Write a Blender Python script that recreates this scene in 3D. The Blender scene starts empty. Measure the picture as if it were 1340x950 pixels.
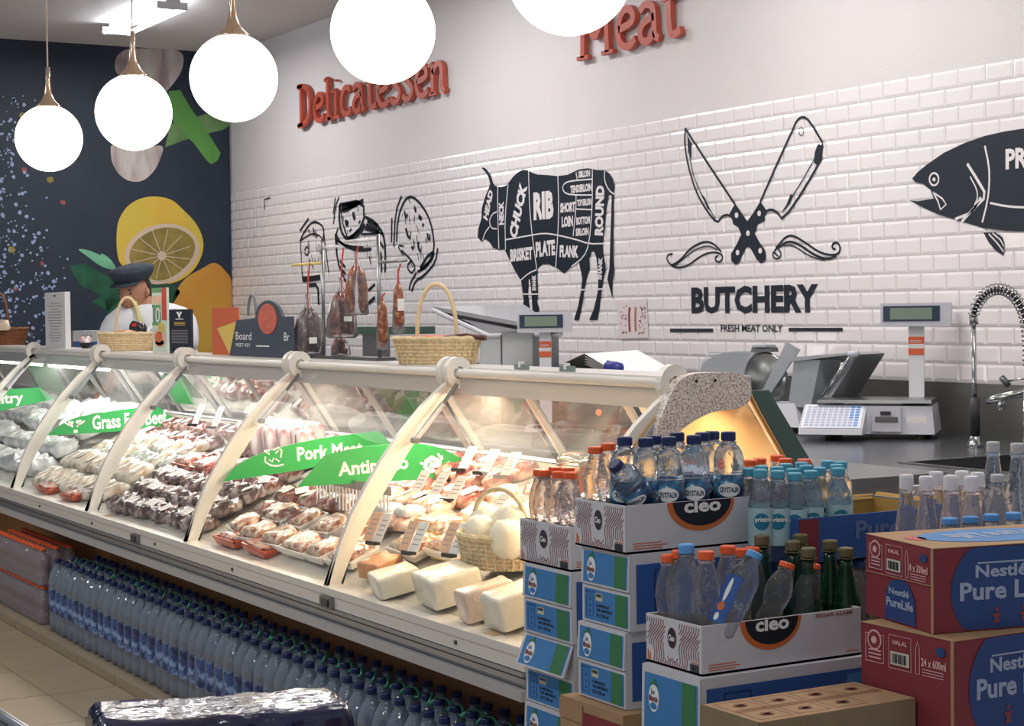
import bpy, bmesh, math, random
import numpy as np
from mathutils import Vector, Matrix
random.seed(7)
S = bpy.context.scene
COL = S.collection
PI = math.pi
def lin(c):
    return tuple(((v/255)/12.92 if v/255 <= .04045 else ((v/255+.055)/1.055)**2.4) for v in c)
# ---------------------------------------------------------------- camera
FPX, YAW, PITCH, ROLL = 2328.2, .525856, .029652, .01173
_F = Vector((-math.cos(YAW)*math.cos(PITCH), math.sin(YAW)*math.cos(PITCH), -math.sin(PITCH)))
_R = Vector((math.sin(YAW), math.cos(YAW), 0)); _U = _R.cross(_F)
_U, _R = _U*math.cos(ROLL)+_R*math.sin(ROLL), _R*math.cos(ROLL)-_U*math.sin(ROLL)
CAMZ = 1.42
cd = bpy.data.cameras.new('camera'); cam = bpy.data.objects.new('camera', cd); COL.objects.link(cam)
cd.sensor_width = 36; cd.lens = FPX/1340*36; cd.clip_start = .05; cd.clip_end = 60
M = Matrix((_R, _U, -_F)).transposed().to_4x4(); M.translation = (0, 0, CAMZ); cam.matrix_world = M
S.camera = cam
def at(x, y, X=None, Y=None, Z=None, D=None):
    "world point seen at photo pixel (x, y) on the plane X=, Y= or Z= (or at depth D)"
    d = _F+_R*((x-670)/FPX)-_U*((y-475)/FPX)
    t = X/d.x if X is not None else Y/d.y if Y is not None else (Z-CAMZ)/d.z if Z is not None else D
    return Vector((0, 0, CAMZ))+d*t
# ---------------------------------------------------------------- world, lights, exposure
w = bpy.data.worlds.new('store_daylight'); S.world = w; w.use_nodes = True
w.node_tree.nodes['Background'].inputs[0].default_value = (.84, .90, 1.0, 1)
w.node_tree.nodes['Background'].inputs[1].default_value = .34
S.view_settings.view_transform = 'Standard'; S.view_settings.look = 'None'
S.view_settings.exposure = 0.0; S.view_settings.gamma = 1.0
def area(name, loc, sx, sy, power, col, rot=(0, 0, 0)):
    l = bpy.data.lights.new(name, 'AREA'); l.shape = 'RECTANGLE'; l.size = sx; l.size_y = sy
    l.energy = power; l.color = col
    o = bpy.data.objects.new(name, l); o.location = loc; o.rotation_euler = rot; COL.objects.link(o); return o
NEUT = (1, .965, .95); WARM = (1, .78, .50)
for X in (-12.0, -9.0, -6.0, -3.2):
    area('ceiling_tube_light', (X, 4.05, 3.40), 1.25, .22, 36, NEUT)
for X in (-9.0, -5.2, -1.5):
    area('aisle_ceiling_light', (X, .2, 3.40), 1.25, .12, 27, (.93, .96, 1))
for X, c, p in ((-9.4, (1, .97, .92), 6.5), (-8.05, (1, .97, .92), 6.5), (-6.8, (1, .92, .84), 6.5), (-5.57, (1, .82, .60), 9), (-4.36, WARM, 14)):
    area('case_strip_light', (X, 2.80, 1.155), 1.1, .05, p, c, (-.35, 0, 0))
# ---------------------------------------------------------------- materials
MATS = {}
def mat(name, col, rough=.5, metal=0, coat=0, trans=0, ior=1.45, emit=None, es=0, noise=0, nscale=20, bump=0, bscale=60, col2=None, alpha=1, spec=.5, ramp=None, stretch=(1, 1, 1), sub=0, milk=0):
    if name in MATS: return MATS[name]
    m = bpy.data.materials.new(name); m.use_nodes = True; nt = m.node_tree; b = nt.nodes['Principled BSDF']
    I = b.inputs; c = lin(col)
    I['Base Color'].default_value = (*c, 1); I['Roughness'].default_value = rough; I['Metallic'].default_value = metal
    I['Coat Weight'].default_value = coat; I['Coat Roughness'].default_value = .12
    I['Transmission Weight'].default_value = trans; I['IOR'].default_value = ior; I['Alpha'].default_value = alpha
    I['Specular IOR Level'].default_value = spec
    if sub: I['Subsurface Weight'].default_value = sub; I['Subsurface Scale'].default_value = .02
    if emit: I['Emission Color'].default_value = (*lin(emit), 1); I['Emission Strength'].default_value = es
    tc = nt.nodes.new('ShaderNodeTexCoord'); mp = nt.nodes.new('ShaderNodeMapping'); mp.inputs['Scale'].default_value = stretch
    nt.links.new(tc.outputs['Object'], mp.inputs['Vector'])
    if noise or ramp:
        n = nt.nodes.new('ShaderNodeTexNoise'); n.inputs['Scale'].default_value = nscale; n.inputs['Detail'].default_value = 4
        nt.links.new(mp.outputs['Vector'], n.inputs['Vector'])
        r = nt.nodes.new('ShaderNodeValToRGB'); nt.links.new(n.outputs['Fac'], r.inputs['Fac'])
        e = r.color_ramp.elements
        if ramp:
            for i, (p, cc) in enumerate(ramp):
                el = e[i] if i < 2 else e.new(p)
                el.position = p; el.color = (*lin(cc), 1)
        else:
            c2 = lin(col2) if col2 else tuple(v*(1-noise) for v in c)
            e[0].position = .35; e[0].color = (*c2, 1); e[1].position = .65; e[1].color = (*c, 1)
        nt.links.new(r.outputs['Color'], I['Base Color'])
    if bump:
        n = nt.nodes.new('ShaderNodeTexNoise'); n.inputs['Scale'].default_value = bscale; n.inputs['Detail'].default_value = 3
        nt.links.new(mp.outputs['Vector'], n.inputs['Vector'])
        bp = nt.nodes.new('ShaderNodeBump'); bp.inputs['Strength'].default_value = bump; bp.inputs['Distance'].default_value = .01
        nt.links.new(n.outputs['Fac'], bp.inputs['Height']); nt.links.new(bp.outputs['Normal'], I['Normal'])
        if coat: nt.links.new(bp.outputs['Normal'], I['Coat Normal'])
    if milk:
        N = nt.nodes; d = N.new('ShaderNodeBsdfDiffuse'); d2 = N.new('ShaderNodeBsdfTranslucent'); a1 = N.new('ShaderNodeMixShader'); a2 = N.new('ShaderNodeMixShader'); out = N['Material Output']
        for q in (d, d2): q.inputs[0].default_value = (*c, 1)
        nt.links.new(d.outputs[0], a1.inputs[1]); nt.links.new(d2.outputs[0], a1.inputs[2]); a2.inputs[0].default_value = milk
        nt.links.new(b.outputs[0], a2.inputs[1]); nt.links.new(a1.outputs[0], a2.inputs[2]); nt.links.new(a2.outputs[0], out.inputs['Surface'])
    MATS[name] = m; return m
def pane(name, tint=(1, 1, 1), haze=0.0, hcol=(255, 255, 255), ior=1.45, rough=.02, bump=0, bs=40):
    "clear sheet: straight-through light, fresnel reflection and a little haze"
    if name in MATS: return MATS[name]
    m = bpy.data.materials.new(name); m.use_nodes = True; nt = m.node_tree; N = nt.nodes; N.clear()
    o = N.new('ShaderNodeOutputMaterial'); t = N.new('ShaderNodeBsdfTransparent'); g = N.new('ShaderNodeBsdfGlossy'); f = N.new('ShaderNodeFresnel'); mx = N.new('ShaderNodeMixShader')
    t.inputs[0].default_value = (*tint, 1); g.inputs['Roughness'].default_value = rough; f.inputs[0].default_value = ior
    nt.links.new(f.outputs[0], mx.inputs[0]); nt.links.new(t.outputs[0], mx.inputs[1]); nt.links.new(g.outputs[0], mx.inputs[2])
    last = mx
    if bump:
        tc = N.new('ShaderNodeTexCoord'); n = N.new('ShaderNodeTexNoise'); n.inputs['Scale'].default_value = bs; bp = N.new('ShaderNodeBump'); bp.inputs['Strength'].default_value = bump; bp.inputs['Distance'].default_value = .01
        nt.links.new(tc.outputs['Object'], n.inputs['Vector']); nt.links.new(n.outputs['Fac'], bp.inputs['Height']); nt.links.new(bp.outputs[0], g.inputs['Normal']); nt.links.new(bp.outputs[0], f.inputs['Normal'])
    if haze:
        d = N.new('ShaderNodeBsdfTranslucent'); d2 = N.new('ShaderNodeBsdfDiffuse'); ad = N.new('ShaderNodeMixShader'); m2 = N.new('ShaderNodeMixShader')
        d.inputs[0].default_value = d2.inputs[0].default_value = (*lin(hcol), 1); m2.inputs[0].default_value = haze
        nt.links.new(d.outputs[0], ad.inputs[1]); nt.links.new(d2.outputs[0], ad.inputs[2])
        nt.links.new(mx.outputs[0], m2.inputs[1]); nt.links.new(ad.outputs[0], m2.inputs[2]); last = m2
    nt.links.new(last.outputs[0], o.inputs[0]); MATS[name] = m; return m
WALLP = mat('wall_paint', (214, 209, 208), .75, bump=.15, bscale=120, noise=.04, nscale=1.2)
CEILP = mat('ceiling_paint', (226, 220, 215), .85, noise=.03, nscale=2)
TILE = mat('white_glazed_tile', (230, 224, 224), .14, coat=.25, spec=.5)
GROUT = mat('tile_grout', (196, 188, 187), .9, noise=.1, nscale=30)
INK = mat('navy_black_print', (28, 37, 48), .45, noise=.15, nscale=12)
WPRINT = mat('white_print', (226, 220, 220), .4)
CASEW = mat('cream_white_metal', (226, 221, 212), .35, coat=.3)
CASEG = mat('grey_enamel', (172, 171, 172), .4)
ALU = mat('brushed_aluminium', (176, 178, 182), .32, metal=.85, bump=.05, bscale=200)
STEEL = mat('stainless_steel', (150, 152, 152), .28, metal=.9, noise=.12, nscale=40, stretch=(1, 1, 8))
STEELD = mat('dark_steel', (92, 94, 96), .35, metal=.7)
BLACK = mat('black_plastic', (26, 27, 31), .35)
WPLAS = mat('white_plastic', (222, 222, 226), .3, coat=.2)
GPLAS = mat('light_grey_plastic', (196, 196, 203), .4)
RED = mat('brick_red_letters', (178, 78, 58), .45, noise=.12, nscale=8)
NAVYCAP = mat('navy_cap_plastic', (30, 44, 92), .35)
ORCAP = mat('orange_cap_plastic', (236, 98, 48), .35)
TEALCAP = mat('teal_cap_plastic', (82, 165, 190), .4)
WCAP = mat('white_cap_plastic', (232, 230, 232), .35)
BLUECAP = mat('light_blue_cap_plastic', (92, 160, 222), .35)
MIDBLUE = mat('mid_blue_cap_plastic', (66, 108, 190), .35)
OLIVECAP = mat('olive_cap_metal', (112, 104, 74), .4, metal=.3)
GREYCAP = mat('grey_cap_plastic', (190, 192, 194), .4)
GREENP = mat('green_handle_plastic', (70, 160, 120), .35)
GSIGN = mat('green_sign_board', (46, 168, 84), .4)
WLET = mat('white_lettering', (242, 242, 238), .5)
PET = mat('water_filled_clear_plastic', (236, 243, 250), .04, trans=1, ior=1.30, bump=.35, bscale=45, milk=.05)
PETB = mat('blue_tinted_water_plastic', (216, 228, 244), .05, trans=1, ior=1.30, bump=.4, bscale=40, milk=.07)
PETS = pane('shelf_bottle_plastic', (.90, .94, .98), .24, (206, 224, 248), ior=2.3, rough=.07, bump=1.0, bs=30)
PETR = pane('ribbed_bottle_plastic', (.96, .93, .95), .20, (244, 230, 236), ior=2.3, rough=.07, bump=1.0, bs=55)
PETO = mat('ribbed_clear_water_plastic', (244, 240, 242), .05, trans=1, ior=1.30, bump=.7, bscale=60, milk=.07)
GGLASS = mat('green_bottle_glass', (42, 104, 72), .06, trans=.85, ior=1.4)
KRAFT = mat('kraft_cardboard', (174, 140, 104), .85, noise=.1, nscale=30, bump=.1, bscale=200)
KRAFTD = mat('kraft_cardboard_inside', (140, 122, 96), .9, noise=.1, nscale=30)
CARDW = mat('white_cardboard', (208, 208, 212), .7, noise=.05, nscale=15, bump=.1, bscale=100)
CARDR = mat('red_printed_cardboard', (134, 50, 58), .6, noise=.08, nscale=20)
CARDBL = mat('sky_blue_printed_cardboard', (66, 130, 190), .55, noise=.05, nscale=20)
CARDG = mat('green_printed_cardboard', (58, 124, 78), .55)
CARDN = mat('deep_blue_printed_cardboard', (48, 90, 160), .55, noise=.06)
MAROON = mat('maroon_print', (136, 66, 70), .6)
ORPRINT = mat('orange_print', (206, 112, 60), .6)
PAPER = mat('white_paper', (236, 234, 230), .7)
PINKP = mat('pale_pink_print', (224, 176, 178), .6)
GLASS = pane('curved_case_glass', (.97, .99, .98), .025, (235, 240, 238), ior=1.12)
GLASSR = pane('rear_case_glass', (.93, .97, .95), .06, (236, 226, 212), ior=1.8)
FILM = pane('clear_acrylic', (.96, .96, .96), .08)
BAGF = pane('clear_bag_film', (.95, .95, .96), .14, (235, 232, 235), rough=.15)
GEDGE = mat('green_glass_edge', (66, 92, 86), .15, coat=.5)
WICK = mat('wicker_cane', (232, 206, 162), .6, noise=.22, nscale=60)
WICKD = mat('brown_wicker', (146, 92, 58), .6, noise=.3, nscale=60)
GRANITE = mat('speckled_granite', (206, 196, 188), .4, ramp=[(.34, (140, 126, 116)), (.46, (196, 182, 170)), (.56, (232, 224, 216))], nscale=190)
LINEN = mat('label_paper', (238, 232, 230), .55)

# ---------------------------------------------------------------- mesh building
class MB:
    def __init__(s): s.v = []; s.f = []; s.m = []; s.mats = []
    def mi(s, m):
        if m not in s.mats: s.mats.append(m)
        return s.mats.index(m)
    def add(s, vs, fs, m):
        o = len(s.v); s.v += [tuple(v) for v in vs]; k = s.mi(m)
        for f in fs: s.f.append(tuple(i+o for i in f)); s.m.append(k)
        return s
    def box(s, a, b, m, rz=0, c=None, taper=0):
        x0, y0, z0 = a; x1, y1, z1 = b
        vs = [Vector(p) for p in ((x0, y0, z0), (x1, y0, z0), (x1, y1, z0), (x0, y1, z0), (x0+taper, y0+taper, z1), (x1-taper, y0+taper, z1), (x1-taper, y1-taper, z1), (x0+taper, y1-taper, z1))]
        if rz:
            c = Vector(c or ((x0+x1)/2, (y0+y1)/2, 0)); R = Matrix.Rotation(rz, 3, 'Z'); vs = [R @ (v-c)+c for v in vs]
        return s.add(vs, [(0, 3, 2, 1), (4, 5, 6, 7), (0, 1, 5, 4), (1, 2, 6, 5), (2, 3, 7, 6), (3, 0, 4, 7)], m)
    def hexa(s, pts, m):
        return s.add(pts, [(0, 3, 2, 1), (4, 5, 6, 7), (0, 1, 5, 4), (1, 2, 6, 5), (2, 3, 7, 6), (3, 0, 4, 7)], m)
    def tube(s, pts, r, m, n=8, caps=True):
        pts = [Vector(p) for p in pts]; rs = r if isinstance(r, (list, tuple)) else [r]*len(pts)
        rings = []; up = None
        for i, p in enumerate(pts):
            t = (pts[min(i+1, len(pts)-1)]-pts[max(i-1, 0)]).normalized()
            if up is None: up = Vector((0, 0, 1)) if abs(t.z) < .9 else Vector((1, 0, 0))
            a = t.cross(up).normalized(); b = a.cross(t).normalized(); up = b
            rings.append([p+(a*math.cos(2*PI*k/n)+b*math.sin(2*PI*k/n))*rs[i] for k in range(n)])
        vs = [v for r_ in rings for v in r_]; fs = []
        for i in range(len(pts)-1):
            for k in range(n): fs.append((i*n+k, i*n+(k+1) % n, (i+1)*n+(k+1) % n, (i+1)*n+k))
        if caps: fs += [tuple(range(n))[::-1], tuple(range((len(pts)-1)*n, len(pts)*n))]
        return s.add(vs, fs, m)
    def lathe(s, prof, m, n=16, c=(0, 0, 0), wob=None, a0=0, a1=2*PI):
        full = abs(a1-a0-2*PI) < 1e-6; k_ = n if full else n+1
        vs = []; fs = []
        for i, (r, z) in enumerate(prof):
            for k in range(k_):
                a = a0+(a1-a0)*k/n; rr = r*(wob(a, z) if wob else 1)
                vs.append((c[0]+rr*math.cos(a), c[1]+rr*math.sin(a), c[2]+z))
        for i in range(len(prof)-1):
            for k in range(n if not full else n):
                k2 = (k+1) % k_ if full else k+1
                fs.append((i*k_+k, i*k_+k2, (i+1)*k_+k2, (i+1)*k_+k))
        if full:
            if prof[0][0] > 1e-5: fs.append(tuple(range(n))[::-1])
            if prof[-1][0] > 1e-5: fs.append(tuple(range((len(prof)-1)*n, len(prof)*n)))
        return s.add(vs, fs, m)
    def poly(s, pts, m, off=None):
        "flat polygon of 3d points; off = thickness vector"
        pts = [Vector(p) for p in pts]
        from mathutils.geometry import tessellate_polygon
        n = len(pts); tr = tessellate_polygon([pts]); nn = sum(((pts[t[1]]-pts[t[0]]).cross(pts[t[2]]-pts[t[0]]) for t in tr), Vector())
        if off is None: return s.add(pts, [tuple(t) for t in tr], m)
        off = Vector(off); flip = nn.dot(off) < 0
        fs = [tuple(t) if flip else tuple(t)[::-1] for t in tr]
        fs2 = [tuple(i+n for i in (t[::-1] if flip else t)) for t in tr]
        fs3 = [(i, (i+1) % n, (i+1) % n+n, i+n) for i in range(n)]
        return s.add(pts+[p+off for p in pts], fs+fs2+fs3, m)
    def ribbon(s, pts, wd, m, nrm, th=0.0):
        "band of width wd (number or list) along pts, lying across normal nrm"
        pts = [Vector(p) for p in pts]; nrm = Vector(nrm).normalized(); n = len(pts); L = []; Rr = []
        ws = wd if isinstance(wd, (list, tuple)) else [wd]*n
        for i, p in enumerate(pts):
            t = (pts[min(i+1, n-1)]-pts[max(i-1, 0)]).normalized(); a = t.cross(nrm).normalized()
            L.append(p-a*ws[i]/2); Rr.append(p+a*ws[i]/2)
        if th == 0: return s.add(L+Rr, [(i, i+1, n+i+1, n+i) for i in range(n-1)], m)
        o = nrm*th; vs = L+Rr+[p+o for p in L]+[p+o for p in Rr]; fs = []
        for i in range(n-1):
            fs += [(i, i+1, n+i+1, n+i), (2*n+i, 3*n+i, 3*n+i+1, 2*n+i+1), (i, 2*n+i, 2*n+i+1, i+1), (n+i, n+i+1, 3*n+i+1, 3*n+i)]
        fs += [(0, n, 3*n, 2*n), (n-1, 3*n-1, 4*n-1, 2*n-1)]
        return s.add(vs, fs, m)
    def mesh(s, name, smooth=False):
        me = bpy.data.meshes.new(name); me.from_pydata(s.v, [], s.f)
        for m in s.mats: me.materials.append(m)
        me.polygons.foreach_set('material_index', s.m)
        if smooth: me.polygons.foreach_set('use_smooth', [True]*len(s.f))
        me.update(); return me
    def build(s, name, parent=None, smooth=False, loc=None, fix=True):
        me = s.mesh(name, smooth)
        if fix:
            bm = bmesh.new(); bm.from_mesh(me); bmesh.ops.recalc_face_normals(bm, faces=bm.faces); bm.to_mesh(me); bm.free()
        return obj(name, me, parent, loc)
def obj(name, me, parent=None, loc=None, rot=None):
    o = bpy.data.objects.new(name, me); COL.objects.link(o)
    if parent: o.parent = parent
    if loc is not None: o.location = loc
    if rot is not None: o.rotation_euler = rot
    return o
def tag(o, label, cat, group=None, kind=None):
    o['label'] = label
    if cat: o['category'] = cat
    if group: o['group'] = group
    if kind: o['kind'] = kind
    return o
def thing(name, label, cat, loc=(0, 0, 0), rz=0, group=None):
    o = bpy.data.objects.new(name, None); o.empty_display_size = .05; COL.objects.link(o); o.location = loc; o.rotation_euler = (0, 0, rz)
    return tag(o, label, cat, group)
def struct(mb, name, parent=None):
    o = mb.build(name, parent)
    if parent is None: o['kind'] = 'structure'
    return o
def dup(o, parent=None, loc=None, rot=None, label=None, group=None, scale=None):
    c = o.copy(); COL.objects.link(c)
    if parent: c.parent = parent
    if loc is not None: c.location = loc
    if rot is not None: c.rotation_euler = rot
    if scale is not None: c.scale = (scale,)*3 if not isinstance(scale, (tuple, list)) else scale
    if label: c['label'] = label
    if group: c['group'] = group
    for ch in KIDS(o): dup(ch, c)
    return c
def KIDS(o): return [k for k in _kids.get(o.name, [])] if o.name in _kids else list(o.children)
_kids = {}
class Proto:
    "first copy() hands out the original, later ones hand out copies"
    def __init__(s, o): s.o = o; s.used = False; s.kids = list(o.children)
    def put(s, loc, rot=(0, 0, 0), label=None, group=None, scale=1, cat=None):
        _kids[s.o.name] = s.kids
        if not s.used: c = s.o; s.used = True; c.location = loc; c.rotation_euler = rot; c.scale = (scale,)*3 if not isinstance(scale, (tuple, list)) else scale
        else: c = dup(s.o, None, loc, rot, None, None, scale)
        if label: c['label'] = label
        if group: c['group'] = group
        if cat: c['category'] = cat
        return c
# ---------------------------------------------------------------- lettering
_tx = {}
def textgeo(st, bold=0.0, res=2):
    k = (st, bold)
    if k in _tx: return _tx[k]
    cu = bpy.data.curves.new('t', 'FONT'); cu.body = st; cu.resolution_u = res; cu.offset = bold; cu.fill_mode = 'FRONT'
    o = bpy.data.objects.new('t', cu); COL.objects.link(o); bpy.context.view_layer.update()
    me = bpy.data.meshes.new_from_object(o.evaluated_get(bpy.context.evaluated_depsgraph_get()))
    vs = np.array([v.co[:] for v in me.vertices]); fs = [tuple(p.vertices) for p in me.polygons]
    bpy.data.objects.remove(o); bpy.data.curves.remove(cu); bpy.data.meshes.remove(me)
    vs[:, 0] -= vs[:, 0].min(); W_ = vs[:, 0].max(); y0 = vs[:, 1].min(); H_ = vs[:, 1].max()-y0; vs[:, 1] -= y0
    _tx[k] = (vs/np.array([W_, H_, 1]), fs); return _tx[k]
def text(mb, st, c, u, v, wd, ht, m, bold=.02, rot=0, off=(0, 0, 0), shear=0):
    "text centred at c in the plane (u, v), wd x ht metres; rot turns it in the plane"
    vs, fs = textgeo(st, bold); u = Vector(u).normalized(); v = Vector(v).normalized(); c = Vector(c); off = Vector(off)
    uu = u*math.cos(rot)+v*math.sin(rot); vv = v*math.cos(rot)-u*math.sin(rot)
    mb.add([c+uu*((p[0]-.5)*wd+shear*(p[1]-.5)*ht)+vv*((p[1]-.5)*ht)+off for p in vs], fs, m)
# ================================================================ SETTING
WY, WX, CH = 5.32, -13.69, 3.53
TR, TL, TZ = .0763, .1525, 1.10
b = MB(); b.box((-13.9, -1.2, -.1), (0.6, 5.5, -.004), GROUT); floor = struct(b, 'floor')
FT = mat('beige_floor_tile', (166, 150, 124), .35, noise=.10, nscale=3, coat=.1)
b = MB(); b.box((-.2415, -.1325, -.012), (.2415, .1325, .0), FT, taper=.0015); ftm = b.mesh('floor_tile')
for i in range(26):
    for j in range(9):
        x = -6.614-.487*14+.487*i+.2435; y = 2.078-.134-.267*j
        if x > 1.0: continue
        o = obj('floor_tile', ftm, floor, (x, y, random.uniform(-.0006, .0004)))
b = MB(); b.box((-13.9, -1.2, CH), (0.6, 5.5, CH+.1), CEILP); ceiling = struct(b, 'ceiling')
b = MB()
b.box((-13.9, WY, 0), (.6, WY+.15, TZ), WALLP); b.box((-13.9, WY, TZ), (.6, WY+.15, TZ+17*TR), GROUT); b.box((-13.9, WY, TZ+17*TR), (.6, WY+.15, CH), WALLP)
wallb = struct(b, 'wall_back')
# bevelled metro tiles: the nearest 300 singly, the others joined
def tilegeo(x0, x1, z0, z1):
    g = .0012; e = .012; y0 = WY-.0005; y1 = WY-.0042; x0 += g; x1 -= g; z0 += g; z1 -= g; e2 = min(e, (x1-x0)/3)
    vs = [(x0, y0, z0), (x1, y0, z0), (x1, y0, z1), (x0, y0, z1), (x0+e2, y1, z0+e), (x1-e2, y1, z0+e), (x1-e2, y1, z1-e), (x0+e2, y1, z1-e)]
    return vs, [(4, 5, 6, 7), (0, 1, 5, 4), (1, 2, 6, 5), (2, 3, 7, 6), (3, 0, 4, 7)]
vs, fs = tilegeo(-TL/2, TL/2, 0, TR); b = MB(); b.add([(x, y-WY, z) for x, y, z in vs], fs, TILE); tlm = b.mesh('tile')
rest = MB(); spots = []
for r in range(17):
    x = -4.62+(TL/2 if r % 2 else 0)
    while x > WX+TL*.5:
        spots.append((x, TZ+r*TR)); x -= TL
    x0 = x-TL/2+TL
    if x0-WX > .02: rest.add(*tilegeo(WX, x0, TZ+r*TR, TZ+(r+1)*TR), TILE)
    x = -4.62+(TL/2 if r % 2 else 0)+TL
    while x < -2: rest.add(*tilegeo(x-TL/2, x+TL/2, TZ+r*TR, TZ+(r+1)*TR), TILE); x += TL
spots.sort(key=lambda s: -s[0])
for x, z in spots[:300]: obj('tile', tlm, wallb, (x, WY, z), (0, 0, 0))
for x, z in spots[300:]: rest.add(*tilegeo(x-TL/2, x+TL/2, z, z+TR), TILE)
o = rest.build('tile', wallb, fix=False); o['kind'] = 'stuff'
# left wall with the printed mural
MUR = mat('mural_dark_navy', (36, 48, 64), .6, noise=.18, nscale=3)
b = MB(); b.box((WX-.15, -1.2, 0), (WX, WY, CH), MUR); walll = struct(b, 'wall_left')
def PC(ox, oy, sc): return lambda pts: [(ox+x/sc, oy+y/sc) for x, y in pts]
A, B = PC(0, 0, 3.941), PC(0, 230, 3.941)
def smooth(pts, k=3, closed=True):
    for _ in range(k-1):
        n = len(pts); q = []
        rng = range(n) if closed else range(n-1)
        if not closed: q.append(pts[0])
        for i in rng:
            a, c = pts[i], pts[(i+1) % n]
            q += [tuple(.75*a[j]+.25*c[j] for j in range(len(a))), tuple(.25*a[j]+.75*c[j] for j in range(len(a)))]
        if not closed: q.append(pts[-1])
        pts = q
    return pts
def mural(name, pts, m, lay=1, sm=True):
    b = MB(); P = [at(x, y, X=WX+.0012*lay) for x, y in (smooth(pts) if sm else pts)]
    b.poly(P, m, off=(.0008, 0, 0)); return b.build(name, walll)
LEM = mat('lemon_skin_print', (222, 180, 50), .6, ramp=[(.3, (206, 156, 56)), (.5, (214, 178, 66)), (.72, (196, 182, 72))], nscale=1.6)
LEMF = mat('lemon_flesh_print', (150, 132, 62), .6, noise=.18, nscale=9, col2=(124, 110, 52)); PITH = mat('lemon_pith_print', (204, 182, 160), .6)
GARL = mat('garlic_print', (196, 184, 178), .6, ramp=[(.35, (150, 128, 132)), (.5, (190, 178, 172)), (.65, (206, 200, 196))], nscale=4, stretch=(1, 2.5, .6))
LEEK = mat('leek_green_print', (96, 158, 76), .6, noise=.25, nscale=4, stretch=(1, 1, .4)); HERB = mat('herb_green_print', (30, 92, 64), .6, noise=.5, nscale=7); HERBL = mat('herb_light_print', (120, 190, 150), .6, noise=.3, nscale=8)
LORA = mat('orange_lemon_print', (212, 156, 48), .6, ramp=[(.3, (198, 134, 52)), (.55, (200, 160, 62)), (.75, (180, 150, 64))], nscale=1.5)
mural('lemon_print', B([(600, 290), (612, 220), (660, 150), (730, 112), (810, 104), (890, 122), (950, 180), (1010, 240), (1048, 320), (1050, 390), (1010, 480), (930, 545), (820, 568), (720, 540), (620, 460), (602, 400)]), LEM)
mural('lemon_pith_print', B([(640, 400), (668, 335), (730, 280), (810, 248), (900, 245), (980, 280), (1020, 330), (1035, 380), (1005, 460), (920, 535), (830, 565), (740, 550), (650, 470)]), PITH, 2)
mural('lemon_flesh_print', B([(662, 410), (690, 345), (745, 300), (820, 268), (895, 265), (960, 290), (1000, 330), (1010, 375), (980, 450), (905, 515), (830, 545), (760, 530), (680, 470)]), LEMF, 3)
b = MB(); c0 = at(*B([(835, 412)])[0], X=WX+.0052)
for k in range(12):
    a = k*PI/6+.2; e = at(*B([(835+155*math.cos(a), 405+130*math.sin(a))])[0], X=WX+.0052); b.ribbon([c0, e], .006, PITH, (1, 0, 0), .0006)
b.build('lemon_segment_line', walll)
mural('lemon_core_print', B([(812, 412), (820, 392), (840, 388), (858, 402), (855, 425), (838, 438), (820, 432)]), PITH, 5)
mural('whole_lemon_print', B([(1040, 480), (1100, 442), (1140, 465), (1165, 495), (1192, 525), (1196, 600), (1200, 800), (1204, 1000), (1190, 1150), (1000, 1200), (940, 1000), (880, 800), (872, 700), (900, 600), (960, 520)]), LORA, 1)
mural('garlic_bulb_print', A([(590, 340), (600, 290), (640, 255), (700, 250), (800, 250), (940, 258), (950, 330), (920, 400), (860, 470), (820, 520), (740, 420), (640, 400), (600, 380)]), GARL)
mural('garlic_clove_print', A([(572, 740), (640, 740), (760, 760), (845, 745), (835, 800), (800, 880), (740, 935), (680, 940), (620, 910), (580, 850), (570, 790)]), GARL)
mural('leek_print', A([(870, 470), (930, 465), (985, 560), (1050, 650), (1138, 790), (1120, 830), (1090, 848), (1068, 830), (1000, 740), (920, 660), (870, 600)]), LEEK, 2, False)
mural('leek_print', A([(850, 760), (880, 640), (960, 620), (1060, 588), (1180, 585), (1195, 640), (1150, 670), (1060, 690), (960, 720)]), mat('pale_leek_print', (110, 148, 92), .6, noise=.3, nscale=4), 1, False)
mural('herb_leaf_print', B([(360, 465), (440, 450), (520, 500), (600, 540), (640, 620), (560, 700), (470, 650), (520, 620), (420, 570), (380, 520)]), HERB, 1, False)
mural('herb_leaf_print', B([(540, 640), (700, 540), (900, 560), (930, 600), (880, 680), (700, 760), (560, 760)]), HERB, 1, False)
mural('herb_stem_print', B([(392, 375), (450, 380), (520, 410), (590, 450), (600, 490), (520, 470), (450, 415)]), HERBL, 2)
mural('herb_stem_print', B([(512, 395), (545, 410), (580, 440), (590, 470), (540, 450)]), HERBL, 3)
b = MB(); rnd = random.Random(3); SALT = mat('salt_print', (150, 166, 200), .6); PEP = mat('pepper_print', (150, 80, 70), .6)
def fleck(px_, py_, r, m):
    c = at(px_, py_, X=WX+.0015); n = rnd.randint(5, 7)
    b.poly([c+Vector((0, r*math.cos(2*PI*k/n)*rnd.uniform(.7, 1.1), r*math.sin(2*PI*k/n)*rnd.uniform(.6, 1.2))) for k in range(n)], m, off=(.0008, 0, 0))
for k in range(520):
    t = rnd.random()**.7; y = 120+t*330; x = rnd.gauss(10+18*math.sin(y*.02), 14+34*t)
    if rnd.random() < .25: x = rnd.uniform(-60, 20)
    if -130 < x < 95: fleck(x, y, rnd.choice((.006, .009, .012, .017)), SALT)
for x, y, r in ((66, 235, .03), (29, 152, .03), (15, 327, .034), (55, 345, .022), (20, 378, .024), (82, 265, .024), (32, 222, .028)): fleck(x, y, r, PEP if r < .03 else LEMF)
o = b.build('salt_and_pepper_print', walll); o['kind'] = 'stuff'
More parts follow.
